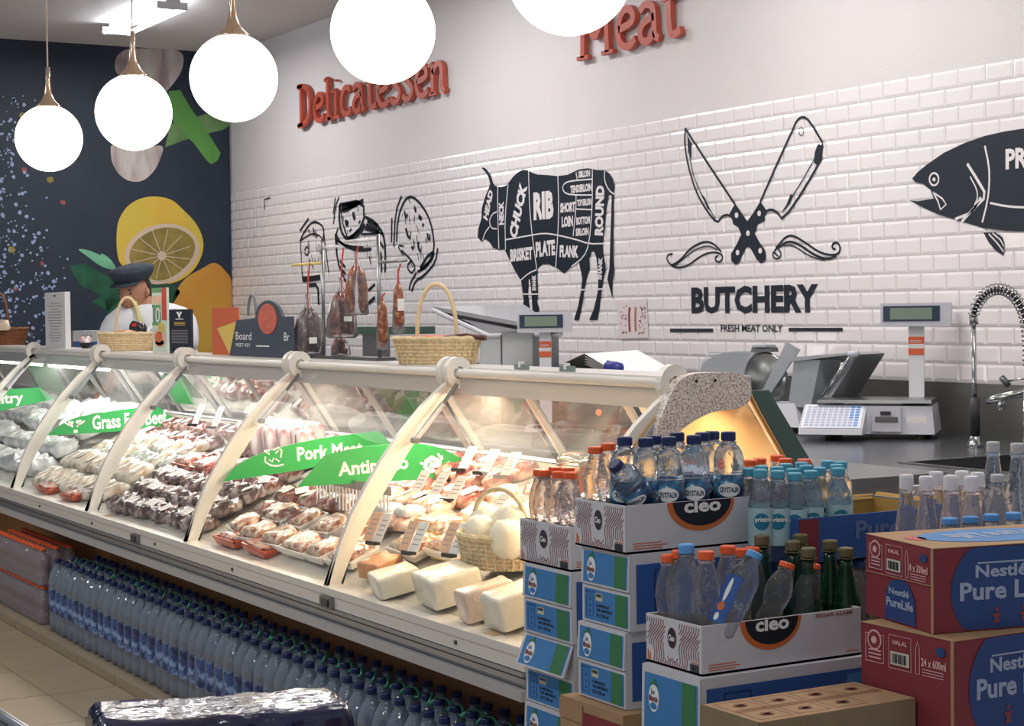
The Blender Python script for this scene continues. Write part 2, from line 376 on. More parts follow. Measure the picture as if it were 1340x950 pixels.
b = MB(); b.box((WX, WY-.004, 0), (WX+.03, WY-.0005, CH), mat('corner_strip', (150, 152, 160), .6)); struct(b, 'trim_1')

# ---------------------------------------------------------------- wall graphics on the tiles
LY = WY-.0068
def wp(pts, lay=0): return [at(x, y, Y=LY-.0012*lay) for x, y in pts]
NY = Vector((0, -1, 0)); UX = Vector((1, 0, 0)); UZ = Vector((0, 0, 1))
def decal(name, mb, parent): return mb.build(name, parent, fix=False)
def wtext(mb, st, cx, cy, wpx, hpx, m, rot=0, lay=1, bold=.03, shear=0):
    "letters centred at a photo pixel, given their size there in pixels"
    c = at(cx, cy, Y=LY-.0012*lay)
    e = 4.0; ux = (at(cx+e, cy, Y=LY)-at(cx-e, cy, Y=LY)).x/(2*e); uz = (at(cx, cy-e, Y=LY)-at(cx, cy+e, Y=LY)).z/(2*e)
    a = abs(math.cos(rot)); s_ = abs(math.sin(rot))
    sw = math.hypot(a*ux, s_*uz); sh = math.hypot(a*uz, s_*ux)
    text(mb, st, c, UX, UZ, wpx*sw, hpx*sh, m, bold, rot, shear=shear)
def wline(mb, pts, wd, m, lay=1, sm=2, closed=False):
    P = smooth(pts, sm, False) if sm > 1 else pts; mb.ribbon(wp(P, lay), wd, m, NY, .0006)
G = PC(600, 190, 3.654)
bull = thing('bull_decal', 'black bull silhouette wall graphic divided into named beef cuts on the tiles', 'wall graphic', at(715, 420, Y=LY))
def rel(o): return lambda mb, name: (mb.v.__setitem__(slice(None), [tuple(Vector(v)-o.location) for v in mb.v]), mb.build(name, o, fix=False))[1]
b = MB(); b.poly(wp(G([(110, 108), (122, 106), (135, 116), (155, 145), (165, 180), (175, 195), (205, 200), (232, 190), (262, 150), (290, 124), (310, 117), (328, 118), (345, 128), (375, 140), (430, 143), (475, 148), (520, 142), (575, 116), (620, 110), (660, 118), (700, 120), (722, 135), (738, 160), (747, 200), (743, 235), (741, 380), (740, 500), (744, 600), (736, 660), (737, 733), (725, 690), (712, 640), (722, 590), (728, 400), (733, 238), (718, 238), (708, 300), (697, 420), (690, 470), (692, 520), (702, 570), (704, 600), (693, 640), (686, 690), (676, 760), (665, 836), (625, 836), (645, 790), (658, 740), (668, 690), (668, 620), (660, 540), (650, 510), (638, 506), (625, 540), (628, 590), (612, 640), (602, 690), (592, 760), (576, 836), (552, 836), (572, 770), (585, 700), (592, 640), (585, 600), (575, 556), (540, 582), (503, 612), (475, 590), (430, 568), (400, 570), (378, 590), (377, 640), (380, 710), (376, 750), (386, 780), (376, 838), (345, 838), (354, 790), (350, 720), (342, 640), (334, 640), (333, 720), (340, 775), (330, 800), (332, 838), (298, 838), (307, 800), (312, 740), (300, 650), (270, 600), (240, 540), (220, 497), (190, 499), (165, 490), (150, 465), (128, 448), (110, 462), (92, 440), (95, 400), (110, 350), (112, 300), (130, 240), (145, 205), (152, 185), (145, 155), (128, 128)]), 0), INK, off=(0, -.0008, 0))
rel(bull)(b, 'silhouette')
b = MB()
for L in ([(188, 198), (187, 300), (193, 495)], [(237, 188), (222, 350), (225, 500)], [(335, 122), (340, 300), (352, 430), (374, 590)], [(475, 148), (480, 300), (475, 430), (465, 583)],
          [(225, 452), (350, 430), (410, 420), (475, 430), (560, 450), (625, 472), (694, 470)], [(562, 130), (568, 164)], [(640, 162), (540, 170), (505, 182), (496, 208), (512, 232), (560, 238), (640, 238)],
          [(640, 116), (640, 300), (625, 470), (600, 535), (540, 580)], [(562, 240), (562, 300), (548, 435)], [(562, 305), (636, 308)], [(698, 122), (698, 170), (718, 215), (745, 235)],
          [(295, 648), (335, 612), (374, 595)], [(303, 712), (382, 712)], [(580, 691), (608, 691)], [(666, 688), (692, 688)], [(183, 318), (160, 330), (146, 365), (158, 398), (183, 400)], [(148, 390), (128, 415), (115, 455)]):
    wline(b, G(L), .008, WPRINT)
rel(bull)(b, 'dividing_lines')
b = MB(); H90 = PI/2
for st, x, y, w_, h_, r in (('HEAD', 142, 285, 120, 24, 1.15), ('NECK', 205, 325, 112, 24, H90), ('CHUCK', 285, 312, 225, 42, 1.15), ('RIB', 406, 288, 96, 134, 0), ('SHORT', 522, 297, 72, 48, 0), ('LOIN', 520, 365, 54, 52, 0),
                           ('TENDERLOIN', 585, 206, 102, 38, 0), ('SIRLOIN', 601, 137, 56, 34, 0), ('TOP SIRLOIN', 601, 273, 68, 34, 0), ('BOTTOM', 596, 360, 66, 38, 0), ('SIRLOIN', 591, 414, 62, 38, 0), ('ROUND', 674, 312, 238, 42, 1.50),
                           ('BRISKET', 300, 522, 106, 62, .03), ('PLATE', 415, 494, 92, 74, .03), ('FLANK', 528, 508, 90, 58, -.05), ('SHANK', 677, 590, 106, 20, 1.48), ('SHANK', 361, 658, 76, 20, H90)):
    (x, y), = G([(x, y)]); wtext(b, st, x, y, w_/3.654, h_/3.654, WPRINT, r, 2, .055)
rel(bull)(b, 'lettering')
# butchery emblem
K = PC(850, 130, 2.968)
kn = thing('butchery_emblem_decal', 'navy crossed knife and cleaver emblem over BUTCHERY lettering on the tiles', 'wall graphic', at(990, 430, Y=LY))
b = MB()
for L, wd, sm in (([(138, 112), (230, 255), (332, 408)], .012, 1), ([(138, 112), (136, 180), (150, 260), (180, 360), (220, 430), (262, 482), (280, 455), (300, 447), (316, 455)], .011, 2), ([(155, 210), (165, 280), (195, 360), (235, 430), (255, 462)], .005, 2),
              ([(430, 398), (495, 250), (555, 120), (572, 80), (597, 66), (622, 84), (688, 195), (600, 350), (518, 470), (496, 438), (470, 426), (448, 438)], .012, 2), ([(655, 205), (590, 320), (515, 438)], .005, 1),
              ([(90, 600), (70, 602), (66, 625), (90, 650), (115, 655), (150, 645), (185, 618), (215, 600), (250, 592), (278, 600), (285, 615), (274, 632), (258, 630), (254, 614), (266, 606)], .009, 3), ([(85, 645), (120, 625), (160, 575), (215, 550), (250, 560), (278, 592)], .010, 3), ([(90, 652), (130, 620), (180, 580), (230, 566), (262, 585)], .006, 3),
              ([(500, 610), (490, 600), (480, 590), (478, 612), (495, 622), (512, 608), (508, 590), (490, 570)], .008, 3), ([(485, 590), (505, 560), (530, 532), (560, 528), (610, 560), (660, 595), (705, 606), (735, 600), (742, 575), (730, 555), (712, 558), (708, 578), (722, 582)], .010, 3), ([(500, 575), (540, 548), (585, 565), (640, 605), (690, 622), (725, 608)], .011, 3), ([(520, 568), (560, 566), (620, 610), (680, 625)], .006, 3)):
    wline(b, K(L), wd, INK, 0, sm)
for P in ([(147, 140), (162, 170), (162, 232), (150, 205)], [(655, 172), (676, 182), (668, 215), (650, 255), (638, 245), (642, 205)], [(203, 368), (213, 380), (236, 430), (225, 425)], [(548, 368), (558, 372), (545, 405), (524, 430)],
          [(332, 405), (350, 430), (380, 474), (405, 438), (430, 397), (458, 436), (447, 452), (448, 470), (420, 486), (408, 520), (425, 552), (450, 590), (452, 622), (432, 637), (415, 620), (396, 584), (385, 572), (372, 576), (350, 630), (335, 642), (318, 628), (317, 600), (340, 560), (356, 525), (345, 497), (325, 485), (322, 468), (308, 450)]):
    b.poly(wp(K(P), 0), INK, off=(0, -.0008, 0))
rel(kn)(b, 'knife_and_cleaver_print')
b = MB()
for x, y in ((338, 450), (426, 443), (382, 520), (342, 595), (430, 588)): b.poly(wp(K([(x+7*math.cos(a*PI/6), y+11*math.sin(a*PI/6)) for a in range(12)]), 2), WPRINT, off=(0, -.0006, 0))
rel(kn)(b, 'rivet_print')
b = MB(); wline(b, K([(589+10*math.cos(a*PI/7), 125+15*math.sin(a*PI/7)) for a in range(15)]), .004, INK, 0, 1)
wtext(b, 'BUTCHERY', *K([(396, 777)])[0], 491/2.968, 108/2.968, INK, .0, 0, .045); wtext(b, 'FRESH MEAT ONLY', *K([(393, 889)])[0], 240/2.968, 28/2.968, INK, 0, 0, .02)
for x0, x1, y in ((80, 247, 897), (540, 750, 894)): b.poly(wp(K([(x0, y-7), (x1, y-7), (x1, y+7), (x0, y+7)]), 0), INK, off=(0, -.0008, 0))
rel(kn)(b, 'lettering')
# fish
Fh = PC(1100, 130, 2.967)
fi = thing('fish_decal', 'black fish silhouette wall graphic with open mouth at the right end of the tiles', 'wall graphic', at(1300, 300, Y=LY))
b = MB()
b.poly(wp(Fh([(278, 308), (300, 282), (330, 257), (400, 208), (480, 170), (560, 142), (640, 124), (720, 112), (850, 100), (1000, 102), (1200, 130), (1350, 180), (1420, 215), (1560, 130), (1530, 300), (1570, 470), (1420, 380), (1250, 430), (1000, 490), (860, 508), (712, 512), (640, 510), (555, 500), (440, 465), (380, 447), (330, 425), (268, 392), (300, 396), (362, 385), (350, 352), (320, 328), (290, 321)]), 0), INK, off=(0, -.0008, 0))
b.poly(wp(Fh([(555, 517), (600, 516), (628, 535), (636, 560), (632, 607), (600, 585), (575, 555)]), 0), INK, off=(0, -.0008, 0))
rel(fi)(b, 'silhouette')
b = MB()
for L, wd, sm in (([(363+18*math.cos(a*PI/7), 310+24*math.sin(a*PI/7)) for a in range(15)], .008, 1), ([(560, 180), (577, 260), (578, 330), (570, 400), (550, 478)], .009, 2), ([(492, 250), (530, 310), (568, 375), (520, 420), (470, 475)], .013, 2), ([(503, 300), (530, 350), (532, 385), (520, 410)], .006, 2), ([(545, 380), (510, 440), (445, 465)], .012, 2), ([(580, 402), (640, 415), (712, 420), (900, 420), (1300, 330)], .009, 2), ([(358, 360), (395, 385), (410, 408), (388, 428), (378, 395), (358, 360)], .007, 1), ([(575, 522), (610, 560), (632, 590)], .006, 1), ([(590, 519), (620, 545), (634, 570)], .006, 1)):
    wline(b, Fh(L), wd, WPRINT, 1, sm)
b.poly(wp(Fh([(363+6*math.cos(a*PI/4), 311+8*math.sin(a*PI/4)) for a in range(8)]), 1), WPRINT, off=(0, -.0006, 0))
rel(fi)(b, 'white_lines')
b = MB(); wtext(b, 'PRI', *Fh([(688, 228)])[0], 96/2.967, 80/2.967, WPRINT, .0, 2, .04); rel(fi)(b, 'lettering')
# sketched cheeses
Q = PC(370, 230, 3.8)
ch = thing('cheese_sketch_decal', 'black brush sketch of cheese wedges behind the hanging sausages on the tiles', 'wall graphic', at(480, 380, Y=LY))
b = MB()
for L, wd in (([(85, 275), (105, 245), (128, 212)], .012), ([(85, 325), (110, 270), (150, 225), (190, 240), (205, 270), (200, 320)], .012), ([(88, 330), (92, 420), (98, 515)], .008), ([(98, 515), (140, 512), (185, 505)], .028), ([(85, 325), (120, 300), (150, 285), (190, 300), (200, 330)], .008), ([(205, 290), (215, 380), (228, 480)], .009), ([(190, 320), (205, 420), (215, 470)], .006), ([(108, 370), (120, 348), (132, 370), (122, 398), (108, 385)], .010), ([(150, 260), (158, 280), (150, 300)], .010), ([(128, 265), (132, 285)], .010), ([(130, 545), (175, 540), (178, 640)], .020),
              ([(280, 105), (262, 150), (252, 240)], .010), ([(262, 108), (250, 190)], .010), ([(282, 145), (400, 122), (405, 240), (330, 318), (300, 300), (280, 240), (282, 145)], .018), ([(282, 145), (290, 185), (400, 122)], .020), ([(290, 185), (300, 250), (325, 315)], .010), ([(295, 150), (380, 132)], .018), ([(292, 165), (370, 145)], .018), ([(312, 220), (318, 250), (325, 225)], .022), ([(350, 180), (352, 205), (360, 215)], .022), ([(335, 265), (338, 275)], .026), ([(380, 225), (382, 235)], .022), ([(330, 315), (380, 285), (408, 245)], .026),
              ([(410, 205), (460, 230), (500, 290), (510, 360), (508, 480)], .016), ([(420, 225), (470, 250)], .018), ([(415, 245), (480, 275)], .018), ([(410, 262), (480, 285)], .018), ([(390, 290), (450, 288), (500, 285)], .010), ([(262, 290), (290, 340), (370, 372), (440, 365)], .016), ([(265, 320), (320, 350), (400, 355)], .010), ([(262, 290), (270, 420), (300, 500), (320, 540)], .016), ([(285, 425), (310, 455)], .016), ([(285, 455), (312, 490)], .016), ([(275, 260), (258, 310), (275, 350)], .012), ([(485, 330), (500, 360)], .014), ([(488, 380), (492, 480)], .012), ([(430, 400), (438, 440)], .008), ([(425, 570), (458, 540)], .014), ([(425, 635), (458, 605)], .018),
              ([(565, 330), (570, 230), (590, 150), (625, 98), (670, 120), (720, 190), (745, 270), (755, 370), (720, 450), (670, 478)], .013), ([(540, 330), (542, 210)], .012), ([(552, 350), (560, 180), (590, 100)], .012), ([(770, 360), (760, 430), (700, 500), (660, 520), (640, 575)], .012), ([(665, 480), (635, 530), (628, 570)], .012), ([(720, 400), (755, 375), (740, 420), (670, 480), (720, 400)], .016), ([(605, 175), (612, 215), (620, 190)], .014), ([(612, 260), (620, 300), (635, 310)], .016), ([(655, 155), (662, 180)], .016), ([(675, 200), (690, 215)], .020), ([(695, 240), (700, 250)], .020), ([(672, 330), (675, 365), (688, 375)], .016), ([(718, 285), (722, 315), (732, 318), (728, 290)], .012), ([(590, 370), (640, 420), (660, 455), (640, 490), (615, 450), (640, 420)], .010), ([(640, 350), (648, 368)], .014), ([(600, 350), (570, 345), (588, 380), (600, 395)], .008)):
    wline(b, Q(L), wd*1.45, INK, 0, 2)
for k in range(64):
    x, y = random.choice(((145, 420), (345, 220), (670, 290), (450, 300), (640, 200), (140, 330), (680, 390))); x += random.uniform(-45, 45); y += random.uniform(-90, 90)
    wline(b, Q([(x, y), (x+random.uniform(-5, 12), y+random.uniform(15, 40))]), .006, INK, 0, 1)
rel(ch)(b, 'brush_strokes')
b = MB(); wline(b, [(346, 274), (346, 261), (353, 259)], .012, INK, 0, 1); o = b.build('painted_mark'); tag(o, 'small black corner mark on the tiles near the mural corner', 'mark')
# small chart poster
b = MB(); P = wp([(807, 393), (846, 391), (849, 442), (810, 443)], 1); b.poly(P, mat('poster_paper', (222, 208, 210), .5), off=(0, -.0015, 0))
po = thing('poster', 'small pale poster of meat cuts taped to the tiles left of the emblem', 'poster', at(828, 443, Y=LY))
rel(po)(b, 'sheet'); b = MB(); MEAT_P = mat('poster_red_print', (150, 70, 62), .6)
for k in range(64):
    x = random.choice((random.uniform(812, 820), random.uniform(836, 845))); y = random.uniform(399, 437)
    c = wp([(x, y)], 3)[0]; s_ = .004; b.poly([c+Vector((s_, 0, -s_)), c+Vector((s_, 0, s_)), c+Vector((-s_, 0, s_)), c+Vector((-s_, 0, -s_*.6))], random.choice((MEAT_P, INK, PINKP)), off=(0, -.0003, 0))
for x in (824, 832): wline(b, [(x, 402), (x-1, 415), (x, 434)], .018, MEAT_P if x < 830 else mat('poster_brown_print', (172, 116, 92), .6), 3, 2)
rel(po)(b, 'printed_figures')
# ---------------------------------------------------------------- raised letters
STY = {'D': ([[(0, 0), (.18, 0), (.34, .15), (.40, .5), (.34, .85), (.18, 1), (0, 1)], [(.10, 0), (.10, 1)], [(-.02, 0), (.16, 0)], [(-.02, 1), (.16, 1)]], .5),
       'e': ([[(.04, .34), (.26, .40), (.30, .52), (.22, .68), (.12, .66), (.03, .45), (.03, .2), (.10, .03), (.22, .0), (.32, .12)]], .36),
       'l': ([[(.08, 1.02), (.08, .06), (.14, 0), (.20, .03)], [(-.02, .98), (.08, 1.02)], [(0, 0), (.18, 0)]], .24),
       'i': ([[(.08, .66), (.08, .03)], [(-.02, .62), (.08, .68)], [(0, 0), (.18, 0)], [(.08, .88), (.085, .93)]], .22),
       'c': ([[(.28, .55), (.22, .67), (.12, .66), (.03, .45), (.03, .2), (.10, .03), (.22, 0), (.31, .12)]], .34),
       'a': ([[(.04, .56), (.12, .68), (.24, .62), (.27, .45), (.27, .10), (.34, .02)], [(.27, .42), (.12, .38), (.03, .22), (.06, .06), (.15, 0), (.27, .12)]], .40),
       't': ([[(.10, .92), (.10, .15), (.16, 0), (.28, .08)], [(-.02, .66), (.26, .66)]], .30),
       's': ([[(.26, .56), (.18, .67), (.07, .62), (.06, .48), (.18, .36), (.26, .22), (.20, .04), (.08, 0), (0, .12)]], .32),
       'n': ([[(.07, .66), (.07, 0)], [(-.03, .62), (.07, .68)], [(.07, .45), (.18, .66), (.27, .62), (.29, .45), (.29, .06), (.36, 0)], [(-.02, 0), (.15, 0)]], .40),
       'M': ([[(.08, 0), (.10, 1)], [(-.02, 0), (.18, 0)], [(-.01, 1), (.12, 1)], [(.10, 1), (.30, .12), (.50, 1)], [(.50, 1), (.52, 0)], [(.42, 0), (.62, 0)], [(.50, 1), (.62, 1)]], .68)}
def sign_word(wd, x0, x1, z0, z1, label):
    t = thing('wall_lettering', label, 'sign', (x0, WY-.03, z0)); tot = sum(STY[c][1] for c in wd); sx = (x1-x0)/tot; H = z1-z0; x = 0
    for c in wd:
        b = MB(); thick = H*.135
        for L in STY[c][0]:
            P = smooth(L, 3, False) if len(L) > 2 else L
            b.ribbon([Vector((x+p[0]*sx, 0, p[1]*H)) for p in P], [thick*(1 if len(P) > 2 or abs(L[0][0]-L[1][0]) < .05 else .55)]*len(P), RED, NY, .03)
        o = b.build('letter', t); o.location = (0, .015, 0); x += STY[c][1]*sx
    return t
sign_word('Delicatessen', at(397, 165, Y=WY).x, at(592, 120, Y=WY).x, 2.80, 3.085, 'brick red raised word Delicatessen on the upper wall')
sign_word('Meat', at(765, 78, Y=WY).x, at(901, 40, Y=WY).x, 2.80, 3.10, 'brick red raised word Meat on the upper wall, right of the globes')
# ---------------------------------------------------------------- lamps
GLOW = mat('opal_glass_lit', (255, 250, 240), .3, emit=(255, 247, 232), es=3.2)
CHROME = mat('champagne_metal', (196, 172, 150), .2, metal=.8); CORD = mat('lamp_cord', (190, 170, 150), .6)
def pendant(px, py, d, label):
    c = at(px, py, Y=2.27); r = .151
    t = thing('globe_pendant_lamp', label, 'lamp', (c.x, c.y, CH), group='row of globe pendant lamps'); z = c.z-CH
    b = MB(); b.lathe([(r*math.sin(PI*k/24), z-r*math.cos(PI*k/24)) for k in range(1, 24)], GLOW, 40); b.build('globe', t, True)
    b = MB(); b.lathe([(.062, z+r*.93), (.052, z+r*.99), (.030, z+r+.02), (.016, z+r+.055), (.011, z+r+.11), (.009, z+r+.17)], CHROME, 20); b.build('stem_cap', t, True)
    b = MB(); b.tube([(0, 0, z+r+.16), (0, 0, -.02)], .0035, CORD, 6); b.build('cord', t)
    b = MB(); b.lathe([(.055, -.03), (.06, -.002)], CHROME, 20); b.build('ceiling_rose', t)
    l = bpy.data.lights.new('pendant_light', 'POINT'); l.energy = 5; l.color = (1, .95, .87); l.shadow_soft_size = .16
    lo = bpy.data.objects.new('pendant_light', l); COL.objects.link(lo); lo.location = (c.x, c.y, c.z-.32)
for a in ((64, 181, 89, 'glowing white globe pendant, farthest left of the row'), (175, 147, 102, 'glowing white globe pendant hanging before the printed garlic'), (306, 102, 115, 'glowing white globe pendant in front of the room corner'), (501, 41, 134, 'glowing white globe pendant partly covering the word Delicatessen'), (745, -37, 155, 'glowing white globe pendant cut by the top edge beside the word Meat')): pendant(*a)
TUBE = mat('fluorescent_tube_lit', (255, 255, 255), .3, emit=(240, 244, 255), es=16)
def fixture(x, y, label):
    t = thing('fluorescent_fixture', label, 'ceiling lamp', (x, y, CH))
    b = MB(); b.box((-.62, -.05, -.045), (.62, .05, 0), WPLAS); b.build('housing', t)
    for s in (-.088, .088):
        b = MB(); b.tube([(-.59, s, -.065), (.59, s, -.065)], .017, TUBE, 10); b.build('tube', t, True)
    b = MB()
    for s in (-.605, .59): b.box((s, -.105, -.08), (s+.015, .105, -.03), WPLAS)
    b.build('lamp_holder', t)
fixture(-12.03, 4.05, 'twin tube fluorescent fixture on the ceiling above the mural corner')
for x, w_ in ((-9.0, 'above the letters Delicatessen'), (-6.0, 'above the butchery emblem'), (-3.2, 'above the fish')): fixture(x, 4.05, 'twin tube fluorescent fixture on the ceiling '+w_)
# ================================================================ DISPLAY CASE
CX0, CX1 = -13.2, -3.74
PROF = [(2.225, .585), (2.258, .694), (2.303, .796), (2.350, .875), (2.404, .955), (2.471, 1.039), (2.553, 1.125), (2.62, 1.18), (2.672, 1.215)]
case = thing('display_case', 'long refrigerated deli display case with curved front glass along the aisle', 'display case', (CX1, 2.2, 0))
def local(mb, t=None):
    l = (t or case).location; mb.v = [(v[0]-l.x, v[1]-l.y, v[2]-l.z) for v in mb.v]; return mb
def prism(mb, yz, x0, x1, m):
    n = len(yz); mb.poly([(x1, y, z) for y, z in yz], m, off=(x0-x1, 0, 0)); return mb
def part(mb, name, t=None, parent=None, smooth=False):
    t = t or case; local(mb, t); return mb.build(name, parent or t, smooth)
BR = mat('orange_brown_kick_panel', (160, 108, 62), .6, noise=.2, nscale=6)
b = MB(); prism(b, [(2.42, .04), (2.46, .04), (2.46, .47), (2.42, .47)], CX0, CX1, BR); part(b, 'kick_panel')
b = MB(); prism(b, [(2.203, .575), (2.40, .575), (2.40, .452), (2.215, .462), (2.205, .52)], CX0, CX1, CASEG); prism(b, [(2.40, .575), (3.12, .575), (3.12, .05), (2.47, .05), (2.47, .452), (2.40, .452)], CX0, CX1, CASEW); part(b, 'body')
b = MB(); prism(b, [(2.193, .590), (2.275, .592), (2.275, .574), (2.193, .568)], CX0, CX1, CASEW); part(b, 'front_ledge')
b = MB(); prism(b, [(2.196, .568), (2.206, .568), (2.206, .532), (2.196, .532)], CX0, CX1, CASEW); part(b, 'white_band')
for z0, z1, y0, n in ((.520, .530, 2.190, 'aluminium_strip'), (.500, .514, 2.196, 'aluminium_strip'), (.459, .486, 2.186, 'bumper_rail')):
    b = MB(); prism(b, [(y0, z0), (y0, z1), (2.207, z1), (2.207, z0)], CX0, CX1, ALU if n[0] == 'a' else mat('grey_bumper', (182, 180, 178), .45)); part(b, n)
for x in (-9.9, -6.72, -4.91):
    b = MB(); b.box((x-.03, 2.182, .53), (x+.05, 2.197, .565), STEEL); b.box((x-.01, 2.178, .536), (x+.035, 2.184, .558), STEELD); part(b, 'latch')
b = MB()
for k in range(12): b.box((-4.1-.8*k, 2.1925, .546), (-4.088-.8*k, 2.1965, .556), STEELD)
o = part(b, 'screw'); o['kind'] = 'stuff'
for x in (-3.98, -7.2):
    b = MB(); b.box((x, 2.215, .590), (x+.05, 2.245, .594), mat('amber_badge', (206, 172, 130), .4)); part(b, 'badge')
# interior
DECK = mat('case_interior_deck', (196, 192, 182), .4, coat=.2)
def zdeck(y): return .592+max(0, y-2.27)*.40
b = MB(); prism(b, [(2.275, .592), (3.05, zdeck(3.05)), (3.05, .57), (2.275, .57)], CX0, CX1, DECK); part(b, 'deck')
b = MB(); prism(b, [(3.05, .575), (3.05, .905), (3.14, .915), (3.14, .575)], CX0, CX1, CASEG); part(b, 'rear_wall')
b = MB(); b.tube([(CX0, 3.06, .917), (CX1, 3.06, .917)], .010, ALU, 8); prism(b, [(3.035, .895), (3.035, .912), (3.05, .912), (3.05, .895)], CX0, CX1, CASEW); part(b, 'rear_sill')
b = MB()
for k in range(240): b.box((-12.9+k*.038, 3.036, .845), (-12.9+k*.038+.018, 3.05, .89), STEELD)
o = part(b, 'air_grille_slot'); o['kind'] = 'stuff'
# top rail and shelf
b = MB(); prism(b, [(2.665, 1.228), (2.70, 1.236), (2.90, 1.236), (2.90, 1.212), (2.72, 1.205), (2.70, 1.158), (2.665, 1.158)], CX0, CX1, CASEG); part(b, 'top_rail')
b = MB(); b.tube([(CX0, 2.668, 1.224), (CX1, 2.668, 1.224)], .014, CASEW, 12); part(b, 'handrail', smooth=True)
b = MB(); prism(b, [(2.70, 1.2362), (2.90, 1.2362), (2.90, 1.241), (2.70, 1.241)], CX0, CX1, mat('white_top_shelf', (216, 213, 208), .35, coat=.3)); part(b, 'top_shelf')
LSTRIP = mat('case_tube_lit', (255, 250, 240), .3, emit=(255, 246, 232), es=7)
LSTRIPW = mat('case_warm_tube_lit', (255, 230, 190), .3, emit=(255, 214, 160), es=6)
seg = [-13.0, -11.1, -9.87, -8.643, -7.421, -6.198, -4.949, CX1]
for a, c in zip(seg[:-1], seg[1:]):
    b = MB(); zt_ = 1.148 if a < -8.7 else 1.172; b.tube([(a+.08, 2.725, zt_), (c-.08, 2.725, zt_)], .011, LSTRIP if a < -6.3 else LSTRIPW, 8); part(b, 'lamp_tube')
# curved glass panes, one per section
for a, c in zip(seg[:-1], seg[1:]):
    b = MB(); P = [(y+.006, z) for y, z in PROF]; n = len(P)
    vs = [(x, y, z) for x in (a+.012, c-.012) for y, z in P]; b.add(vs, [(i, i+1, n+i+1, n+i) for i in range(n-1)], GLASS); part(b, 'curved_glass', smooth=True)
# arms
ARMX = [-11.1, -9.87, -8.643, -7.421, -6.198, -4.949, -3.76]
def arm(x, double):
    b = MB(); outer = []; inner = []; n = len(PROF)
    for i, (y, z) in enumerate(PROF):
        y0, z0 = PROF[max(i-1, 0)]; y1, z1 = PROF[min(i+1, n-1)]; t = Vector((y1-y0, z1-z0)).normalized(); nr = Vector((t.y, -t.x))
        w_ = .020+.043*math.sin(PI*min(1, (i+.8)/n))**.8
        outer.append((y-.012, z)); inner.append((y-.012+nr.x*w_, z+nr.y*w_))
    prism(b, [(2.205, .590)]+outer+inner[::-1]+[(2.262, .590)], x-.010, x+.010, CASEW); a_ = part(b, 'glass_arm')
    for dx in ((-.03, .022) if double else (0,)):
        b = MB(); c = (2.662, 1.226); pts = []
        for k in range(15):
            a = -2.4+k*(4.4/14); pts.append((c[0]+.034*math.cos(a+2.3), c[1]+.034*math.sin(a+2.3)))
        ring = [(c[0]+.046*math.cos(a), c[1]+.050*math.sin(a)) for a in [PI*.10+k*PI*1.75/16 for k in range(17)]]+[(c[0]+.020*math.cos(a), c[1]+.020*math.sin(a)) for a in [PI*1.85-k*PI*1.75/12 for k in range(13)]]
        prism(b, ring, x+dx-.016, x+dx+.010, CASEW); part(b, 'clamp')
        b = MB(); P = [(x+dx+.014, 2.652, 1.190), (x+dx+.014, 2.60, 1.130), (x+dx+.014, 2.50, 1.020)]
        b.tube(P[:2], .006, STEELD, 6); b.tube(P[1:], .010, ALU, 8); b.tube([(x+dx, P[2][1], P[2][2]), (x+dx+.03, P[2][1], P[2][2])], .010, STEELD, 8); part(b, 'gas_strut')
for i, x in enumerate(ARMX): arm(x, x in (-7.421, -6.198, -4.949, -8.643))
# sloping rear doors: frames and glass
for i, (a, c) in enumerate(zip(seg[:-1], seg[1:])):
    for q in (0, 1):
        x0 = a+(c-a)*.5*q+.01; x1 = a+(c-a)*.5*(q+1)-.01; o_ = .02*q
        b = MB(); b.add([(x0, 2.885+o_, 1.20), (x1, 2.885+o_, 1.20), (x1, 3.07+o_, .925), (x0, 3.07+o_, .925)], [(0, 1, 2, 3)], GLASSR); dr = part(b, 'rear_door_glass')
        b = MB()
        for x in (x0, x1-.03): b.hexa([(x, 2.87+o_, 1.21), (x+.03, 2.87+o_, 1.21), (x+.03, 3.06+o_, .925), (x, 3.06+o_, .925), (x, 2.885+o_, 1.21), (x+.03, 2.885+o_, 1.21), (x+.03, 3.075+o_, .925), (x, 3.075+o_, .925)], CASEW if q else CASEG)
        local(b); o = b.build('door_frame', dr)
# slanted acrylic dividers inside, one per arm
for x in (-9.87, -8.63, -7.40, -6.18, -4.93):
    b = MB(); prism(b, [(2.62, 1.15), (2.86, 1.19), (3.02, .93), (2.80, .80)], x-.002, x+.002, FILM); part(b, 'acrylic_divider')
# end panel and granite cap
ENDG = pane('warm_end_panel', (.96, .93, .85), .55, (250, 222, 176))
b = MB(); prism(b, [(y+.02, z) for y, z in PROF]+[(2.86, 1.20), (3.06, .93), (3.10, .60), (2.28, .60)], CX1-.008, CX1-.002, ENDG); part(b, 'end_panel')
b = MB(); b.tube([(CX1, 2.885, 1.20), (CX1, 3.10, .88)], .006, mat('oak_edge', (196, 150, 96), .5), 6); b.hexa([(CX1-.012, 2.895, 1.20), (CX1+.004, 2.895, 1.20), (CX1+.004, 3.115, .86), (CX1-.012, 3.115, .86), (CX1-.012, 2.955, 1.20), (CX1+.004, 2.955, 1.20), (CX1+.004, 3.20, .86), (CX1-.012, 3.20, .86)], GEDGE); part(b, 'rear_glass_edge')
cap = smooth([(y, z) for y, z in ((2.575, 1.10), (2.59, 1.075), (2.62, 1.075), (2.66, 1.112), (2.74, 1.148), (2.80, 1.155), (2.845, 1.155), (2.88, 1.175), (2.885, 1.215), (2.865, 1.243), (2.82, 1.252), (2.70, 1.254), (2.655, 1.240), (2.62, 1.195))], 3)
b = MB(); prism(b, cap, CX1-.02, CX1+.022, GRANITE); cp = part(b, 'end_cap')
b = MB()
for y in (2.705, 2.765): b.tube([(CX1+.020, y, 1.232), (CX1+.0245, y, 1.232)], .004, BLACK, 8)
